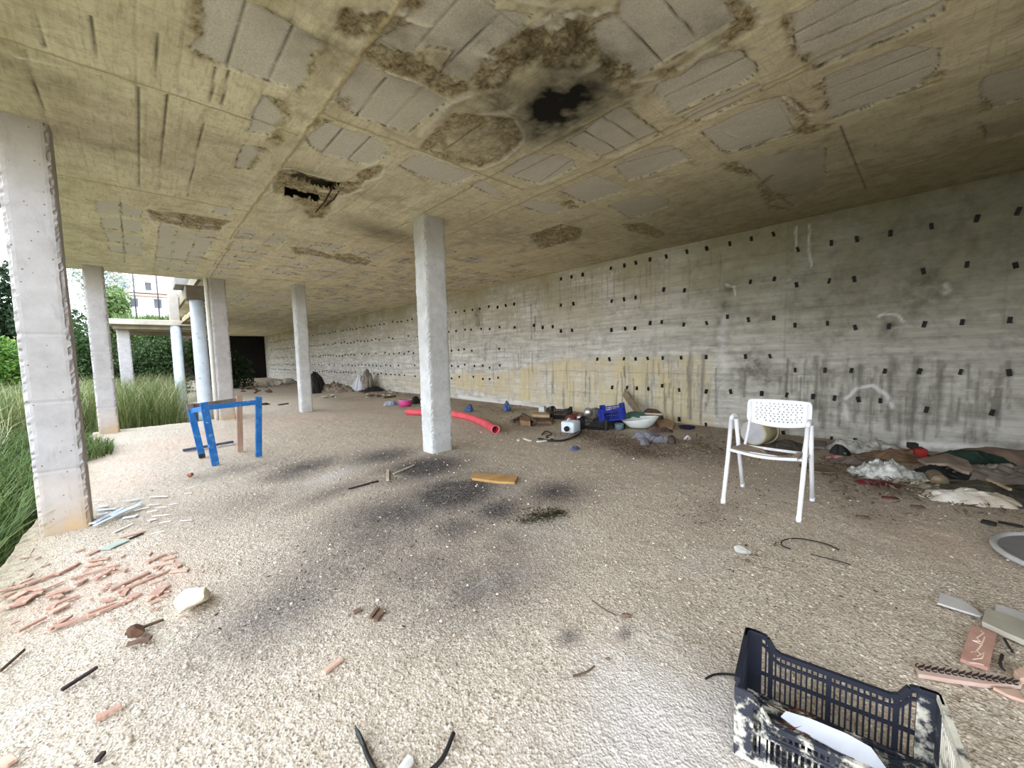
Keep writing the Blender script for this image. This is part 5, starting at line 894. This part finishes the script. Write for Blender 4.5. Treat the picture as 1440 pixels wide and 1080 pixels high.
heap('paper_ball', 'small white crumpled paper left of the chair near the wall', 'paper', 967, 617, .05, .04, .06, 0, pw, 18, .4, 20); heap('blue_scrap', 'small blue plastic scrap below the white jerrycan', 'scrap', 808, 631, .08, .05, .04, 0, mat('faded_blue', (96, 104, 150), (70, 78, 120), 9, .6, .2), 19, .9)
cable('rubber_hose', 'dark rubber hose curving in front of the white jerrycan', 'hose', [(757,618),(775,621),(795,620),(812,613),(820,604)], .014, bkr); cable('rubber_hose', 'twisted dark cord loop left of the jerrycan', 'cord', [(762,612),(768,607),(776,611),(768,615),(778,619)], .009, bkr)
for i, (p, q, w) in enumerate((((737,617),(746,621),.05),((756,622),(770,620),.05),((770,619),(778,616),.03))): strip('white_shard', ('curved white shard left of the black hose', 'white shard touching the black hose', 'thin white shard just above the hose')[i], 'shard', p, q, w, wh, .02)
rock('stone', 'small white pebble left of the white shards by the hose', 'pebble', 729, 620, .03, ws, 31, .7)
lit = leaf_mat('dead_leaves', (122, 98, 80), (88, 68, 54), (196, 176, 156))
def litter(name, label, spots, n, s, seed, m_=lit, cat='debris'):
    g = np.random.default_rng(seed); P = []
    for px, py, r in spots: x, y = fl(px, py); P.append(np.stack([g.normal(x, r*.5, n), g.normal(y, r*.6, n), g.uniform(.0, .03, n)], -1))
    P = np.concatenate(P); P = P[(P[:, 0] < WX-.06)]; k = len(P); a = g.uniform(0, 2*PI, k); tl_ = g.uniform(-.5, .5, k); u = np.stack([np.cos(a), np.sin(a), tl_], -1); v_ = np.stack([-np.sin(a), np.cos(a), g.uniform(-.4, .4, k)], -1); ss = s*g.uniform(.4, 1.4, k)[:, None]
    co = np.stack([P-u*ss, P+v_*ss*.35, P+u*ss*.8, P-v_*ss*.3], 1).reshape(-1, 3); o = raw_mesh(name, co, np.arange(4*k).reshape(-1, 4), m_); return tag(o, label, cat, kind='stuff')
litter('leaf_litter', 'brown litter of dead leaves and chips below the rubbish heap', [(850, 618, .5), (880, 625, .5), (830, 610, .4), (900, 635, .35), (960, 640, .5), (1000, 632, .4)], 420, .022, 51)
litter('wall_litter', 'grey brown litter spread along the foot of the wall', [(1180, 655, .5), (1230, 680, .4), (1300, 690, .5), (1000, 620, .5), (740, 592, .5), (700, 575, .8), (540, 552, 1.2), (480, 548, 1.2), (380, 542, 2), (1390, 700, .5)], 260, .03, 52, leaf_mat('grey_litter', (130, 114, 100), (84, 72, 62), (178, 168, 156)))
litter('burnt_scraps', 'charred flakes scattered over the burnt patch', [(640, 695, .5), (560, 670, .5), (700, 715, .4), (500, 780, .6), (430, 655, .5)], 260, .012, 53, leaf_mat('charred_flakes', (52, 48, 46), (34, 32, 30), (120, 112, 104)))
litter('white_flakes', 'tiny white flakes scattered across the gravel', [(600, 760, .8), (700, 780, .7), (470, 740, .7), (800, 700, .7), (1000, 800, .9)], 60, .008, 54, leaf_mat('white_flake', (224, 218, 206), (206, 198, 184), (240, 236, 228)))
litter('dry_leaf_bits', 'dark dry leaf bits strewn over the gravel round the chair', [(1005, 712, .25), (1060, 690, .3), (1210, 722, .25), (1000, 735, .2), (950, 690, .5), (1100, 800, .4)], 60, .014, 56, leaf_mat('leaf_bits', (84, 68, 56), (56, 46, 40), (130, 112, 94)))
litter('black_crumbs', 'dark crumbs of burnt matter before the large column', [(745, 728, .12), (780, 722, .1), (765, 726, .12)], 240, .012, 55, leaf_mat('dark_crumbs', (56, 54, 32), (36, 34, 22), (70, 66, 44)))
# ================================================================== rubbish behind and right of the chair
pl = mat('yellowed_plastic', (206, 198, 170), (184, 172, 136), 4, .5, .1); x, y = fl(1060, 628)
t = thing('plastic_bucket', 'yellowed white bucket lying on its side behind the chair', 'bucket', (x+.02, y+.02, .17), math.radians(-8)); m = MB(); M_ = Matrix.Rotation(PI/2, 4, 'Y'); m.lathe([(.001, 0), (.15, .0), (.158, .01), (.17, .34), (.165, .34), (.15, .012), (.001, .012)], 28, M_); m.build('body', pl, t, True); m = MB(); m.lathe([(.168, .3), (.182, .3), (.182, .345), (.168, .345)], 28, M_); m.build('rim', pl, t, True); m = MB(); m.lathe([(.001, -.004), (.13, -.004), (.14, .002)], 28, M_); m.build('base_disc', mat('grey_white_plastic', (196, 194, 196), (180, 178, 182)), t, True)
heap('rag', 'dark grey rag on the floor right behind the bucket', 'rag', 1108, 629, .3, .2, .08, 0, mat('dark_rag', (92, 86, 78), (66, 62, 56), 9, .95, .3), 20, .9); flat('grey_board', 'flat grey board on the floor by the wall right of the chair', 'board', [(1142,622),(1162,623),(1160,632),(1142,631)], mat('grey_board', (128, 120, 112), (104, 98, 92)), .03); heap('rag', 'brown rag under the seat of the white chair, farther back', 'rag', 1092, 634, .16, .12, .06, 0, mat('brown_rag', (112, 96, 84)), 21, .9)
m = MB(); m.lathe([(.001, .012), (.15, .012), (.165, .02), (.17, .012), (.16, 0)], 28); tag(m.build('pan_cover', mat('khaki_lid', (128, 116, 92), (106, 96, 76)), None, True, (*fl(1152, 660), 0)), 'round khaki lid on the floor beside the rear chair leg', 'lid')
sil = mat('silver_plastic', (186, 184, 176), (120, 118, 110), 16, .35, .3, 40); heap('plastic_sheet', 'crumpled silvery plastic sheet along the wall right of the chair', 'sheet', 1218, 635, .36, .16, .15, -1.35, sil, 22, 1.1, 9); heap('black_bag', 'open black bag at the left end of the silvery sheet', 'bag', 1180, 637, .09, .09, .12, 0, bkr, 23, .5)
heap('packet', 'small red and white packet in front of the open black bag', 'packet', 1178, 644, .1, .05, .04, -1, mat('red_white_packet', (206, 70, 80), (226, 216, 214), 14, .5, .2), 24, .5)
heap('cloth', 'brown patterned cloth right of the silvery sheet', 'cloth', 1268, 644, .32, .16, .1, -1.3, mat('brown_cloth', (124, 98, 76), (84, 66, 54), 7, .95, .3), 25, .8); heap('cloth', 'grey brown cloth lying before the silvery plastic sheet', 'cloth', 1215, 653, .3, .12, .08, -1.3, mat('taupe_cloth', (118, 104, 94), (90, 80, 72), 7, .95, .3), 26, .9)
t = thing('red_box', 'small bright red box with a black lid by the wall', 'box', (*fl(1291, 646), .02), .3); m = MB(); m.box((0, 0, .06), (.16, .1, .1)); bevel(m.build('box', mat('bright_red', (150, 46, 42), (120, 36, 34)), t), .008); m = MB(); m.box((.0, .05, .13), (.08, .08, .06)); bevel(m.build('lid', bkr, t), .008)
cbd = mat('taupe_board', (150, 134, 118), (124, 110, 98), 5, .95, .2); E9 = lambda p: (1290+p[0]/9.6, 610+p[1]/9.6)
def sheetm(name, label, cat, pts, m_, th=.03, seed=1):
    P = [(*fl(px, py, z), z) for px, py, z in pts]; c = np.mean(P, 0); m = MB(); n_ = len(P); m.v = [tuple(np.array(p)-c) for p in P]+[tuple(np.array(p)-c-np.array([0, 0, th])) for p in P]; m.f = [tuple(range(n_)), tuple(range(2*n_-1, n_-1, -1))]+[(i, n_+i, n_+(i+1) % n_, (i+1) % n_) for i in range(n_)]
    return tag(bevel(m.build(name, m_, None, False, tuple(c)), .01), label, cat)
sheetm('cardboard_sheet', 'large bent taupe cardboard sheet on the heap before the green bag', 'cardboard', [(*E9((0,335)), .1), (*E9((400,255)), .13), (*E9((690,350)), .15), (*E9((760,470)), .13), (*E9((700,520)), .11), (*E9((600,495)), .11), (*E9((400,400)), .12), (*E9((120,400)), .09)], cbd)
heap('green_bag', 'dark green bag between taupe sheet and the wall', 'bag', *E9((690,430)), .36, .16, .17, -1.25, mat('green_cloth', (46, 66, 54), (32, 44, 38), 7, .8, .3), 27, .5, 6); heap('mattress_piece', 'large brown foam piece against the wall at the right edge', 'foam', *E9((1240,430)), .5, .22, .2, -1.25, mat('brown_foam', (124, 106, 92), (102, 88, 78), 5, .95, .2), 28, .3, 4, shape=2.2)
heap('clothing', 'black clothes with a pale patch under the taupe sheet', 'clothes', *E9((400,555)), .3, .14, .1, -1.2, bkr, 29, .9); heap('clothing', 'grey clothes heap in front of the brown foam piece', 'clothes', *E9((1000,600)), .5, .16, .12, -1.2, mat('grey_clothes', (132, 122, 112), (94, 86, 80), 8, .95, .3), 30, .9, 7); heap('clothing', 'grey sleeve like cloth at the right edge before the foam', 'clothes', *E9((1200,570)), .3, .14, .11, -1.1, mat('light_grey_clothes', (150, 142, 132), (110, 102, 96), 8, .95, .3), 31, .9, 8); heap('clothing', 'dark olive cloth flat on the ground right of the bottle', 'clothes', *E9((900,760)), .5, .14, .07, -1.2, mat('olive_cloth', (84, 80, 66), (58, 54, 46), 8, .95, .3), 32, .9, 8)
heap('plastic_bag', 'large crumpled whitish plastic bag in front of the brown cloth', 'bag', 1246, 669, .28, .15, .13, -1.2, mat('crumpled_film', (214, 214, 208), (130, 130, 124), 22, .35, .4, 40), 33, 1.2, 12); heap('plastic_bag', 'flat translucent grey bag right beside the crumpled whitish one', 'bag', 1279, 675, .2, .12, .09, -1.2, mat('grey_film', (168, 168, 160), (118, 118, 112), 12, .35, .3, 40), 34, .9, 9)
heap('cloth', 'dark red cloth under the crumpled whitish plastic bag', 'cloth', 1234, 680, .16, .07, .035, -1.2, mat('dark_red_cloth', (120, 42, 48), (84, 30, 36), 8, .9, .3), 35, .9)
can('brown glass bottle with a greenish cap lying before the black clothes', 1322, 686, .055, .2, .2, 0, mat('brown_glass', (120, 92, 66), (96, 100, 78), 6, .3, .1), 'bottle', 'bottle')
heap('rubbish_scraps', 'small pale scraps scattered left of the brown bottle', 'scraps', 1300, 681, .2, .12, .05, -1.2, mat('mixed_scraps', (170, 160, 140), (96, 90, 80), 26, .8, .4), 36, 1.3, 16, smooth=False)
heap('woven_sack', 'cream white woven sack lying flat in front of the heap', 'sack', 1366, 703, .3, .14, .09, -1.15, mat('cream_sack', (218, 212, 202), (186, 172, 150), 7, .7, .3, 50), 37, .6, 7); strip('wooden_stick', 'thin pale stick slanting behind the cream woven sack', 'stick', (1388,685),(1420,700),.02, lw, .02, .06)
heap('rag', 'dark flattened rag right of the cream woven sack', 'rag', 1412, 707, .3, .1, .05, -1.2, mat('dark_rag', (92, 86, 78)), 38, .9)
x, y = 3.74, -.70; t = thing('round_table_top', 'grey round panel with a pale rim cut by the right picture edge', 'panel', (x, y, 0), .3)
m = MB(); m.lathe([(.001, .02), (.37, .02), (.37, .006), (.001, .006)], 40); m.build('panel', mat('grey_panel', (140, 136, 136), (122, 118, 118), 4, .7, .1), t); m = MB(); m.tube([(.38*math.cos(a), .38*math.sin(a), .02) for a in np.linspace(0, 2*PI, 49)], .017, 8); m.build('rim', mat('pale_rim', (178, 176, 172), (160, 158, 154)), t, True)
strip('rubber_strip', 'short black rubber strip just behind the grey round panel', 'strip', (1380,734),(1400,739),.05, bkr, .02); strip('rubber_strip', 'thin black rubber strip farther right behind the round panel', 'strip', (1404,735),(1438,741),.035, bkr, .012)
rock('stone', 'dark stone on the gravel right of the chair, before the rubbish', 'pebble', 1192, 702, .03, bs, 41, .6); strip('wooden_stick', 'short dark stick on the gravel right of the chair', 'stick', (1204,727),(1222,729),.03, wood, .015)
for i, (p, q) in enumerate((((1240,700),(1262,701)),((1280,712),(1300,714)))): strip('scrap', ('reddish scrap on the gravel before the whitish bag', 'dark scrap on the gravel left of the woven sack')[i], 'scrap', p, q, .04, (rr, wood)[i], .012)
# ================================================================== far end of the hall
heap('black_sack', 'black plastic sack right behind the farther inner column', 'sack', 444, 552, .45, .4, .75, 0, bkr, 42, .6, 3); heap('white_sack', 'white sack against the wall in the far middle of the hall', 'sack', 507, 549, .4, .3, .55, 0, pw, 43, .7, 4); heap('grey_bundle', 'grey pointed bundle standing by the wall right of the white sack', 'bundle', 518, 549, .3, .3, .95, 0, mat('grey_bundle', (150, 142, 130), (80, 76, 70), 3, .95, .3), 44, .5, 3, shape=.8)
heap('tire', 'dark flat scrap at the foot of the grey bundle', 'scrap', 525, 550, .4, .2, .2, 0, bkr, 45, .4, 4); heap('soil_heap', 'low brown rubble heap along the wall behind the black sack', 'rubble', 462, 551, 1.0, .4, .3, -.9, mat('rubble', (150, 134, 118), (96, 84, 74), 8, .95, .6), 46, 1.2, 5, smooth=False)
g = np.random.default_rng(77)
for i in range(26):
    px = g.uniform(376, 412); py = 541-(px-376)*.12+g.uniform(-1, 3); rock('rubble_stone', 'pale rubble stone in the far row left of the inner column', 'stone', px, py, g.uniform(.1, .24), gs_, 100+i, .7, 1.2, 'far rubble stones')
for i in range(14):
    rock('rubble_stone', 'small brown rubble piece on the far floor behind the stool', 'stone', g.uniform(338, 385), g.uniform(545, 553), g.uniform(.06, .14), mat('brown_rubble', (130, 108, 92), (90, 74, 64), 6, .95, .5), 140+i, .5, 1.4, 'far brown rubble')
for i in range(22):
    rock('rubble_stone', 'small pale rubble piece along the far wall foot', 'stone', g.uniform(455, 560), g.uniform(548, 560), g.uniform(.05, .12), gs_ if i % 2 else bs, 170+i, .5, 1.3, 'far wall rubble')
strip('wooden_stick', 'thin stick on the far gravel right of the blue stool frame', 'stick', (392,570),(405,568),.05, stw, .03); strip('wooden_stick', 'dark stick lying along the far litter left of the pink tub', 'stick', (540,560),(556,558),.08, wood, .05)
heap('dark_scraps', 'dark scraps on the floor just right of the stool frame', 'scraps', 371, 569, .16, .1, .06, 0, charr, 48, 1.2, 12, smooth=False)
# loose pebbles on the gravel
g = np.random.default_rng(5); n = 1100; X = g.uniform(EX+.1, 5.4, n); Y = g.uniform(-.4, 6, n); ico = None
import bmesh
bm = bmesh.new(); bmesh.ops.create_icosphere(bm, subdivisions=1, radius=1); iv = np.array([v.co[:] for v in bm.verts]); it = np.array([[v.index for v in f.verts] for f in bm.faces]); bm.free()
R_ = g.uniform(.004, .011, n)*np.where(g.random(n) < .04, 1.4, 1)*.85; co = iv[None]*(1+.35*g.uniform(-1, 1, (n, len(iv), 1)))*R_[:, None, None]*np.array([1.15, 1, .7]); co = co+np.stack([X, Y, R_*.15], -1)[:, None]; q = (it[None]+np.arange(n)[:, None, None]*len(iv)).reshape(-1, 3)
pm = NT('loose_pebbles'); gi = pm.n('ShaderNodeNewGeometry'); c = pm.mix(pm.ramp(gi.outputs['Random Per Island'], 0, 1), lin((170, 156, 138)), lin((214, 204, 190))); c = pm.mix(pm.math('GREATER_THAN', gi.outputs['Random Per Island'], .9), c, lin((228, 222, 212)))
tag(raw_mesh('loose_gravel', co.reshape(-1, 3), q, pm.out(c)), 'loose pale pebbles strewn over the gravel floor', 'gravel', kind='stuff')
# ================================================================== daylight: overcast sky
w = bpy.data.worlds.new('sky'); SC.world = w; w.use_nodes = True; nt = w.node_tree; bg = nt.nodes['Background']
tc_ = nt.nodes.new('ShaderNodeTexCoord'); sx = nt.nodes.new('ShaderNodeSeparateXYZ'); nt.links.new(tc_.outputs['Generated'], sx.inputs[0])
rp_ = nt.nodes.new('ShaderNodeValToRGB'); e = rp_.color_ramp.elements; e[0].position, e[0].color = .0, (.92, .97, 1.05, 1); e[1].position, e[1].color = .8, (.72, .84, 1.0, 1)
nt.links.new(sx.outputs[2], rp_.inputs['Fac']); nt.links.new(rp_.outputs['Color'], bg.inputs['Color']); bg.inputs['Strength'].default_value = 1.0
sd_ = bpy.data.lights.new('sun', 'SUN'); sd_.energy = .15; sd_.angle = 1.7; sd_.color = (1, .97, .92); so = bpy.data.objects.new('sun', sd_); COL.objects.link(so)
so.rotation_euler = Vector((.62, .22, -.75)).to_track_quat('-Z', 'Y').to_euler()
vs_ = SC.view_settings; vs_.view_transform = 'Standard'; vs_.look = 'None'; vs_.exposure = 2.58; vs_.gamma = 1; vs_.use_curve_mapping = False
cy = SC.cycles; cy.max_bounces = 10; cy.diffuse_bounces = 7; cy.use_fast_gi = False; cy.caustics_reflective = False; cy.caustics_refractive = False; cy.sample_clamp_indirect = 6
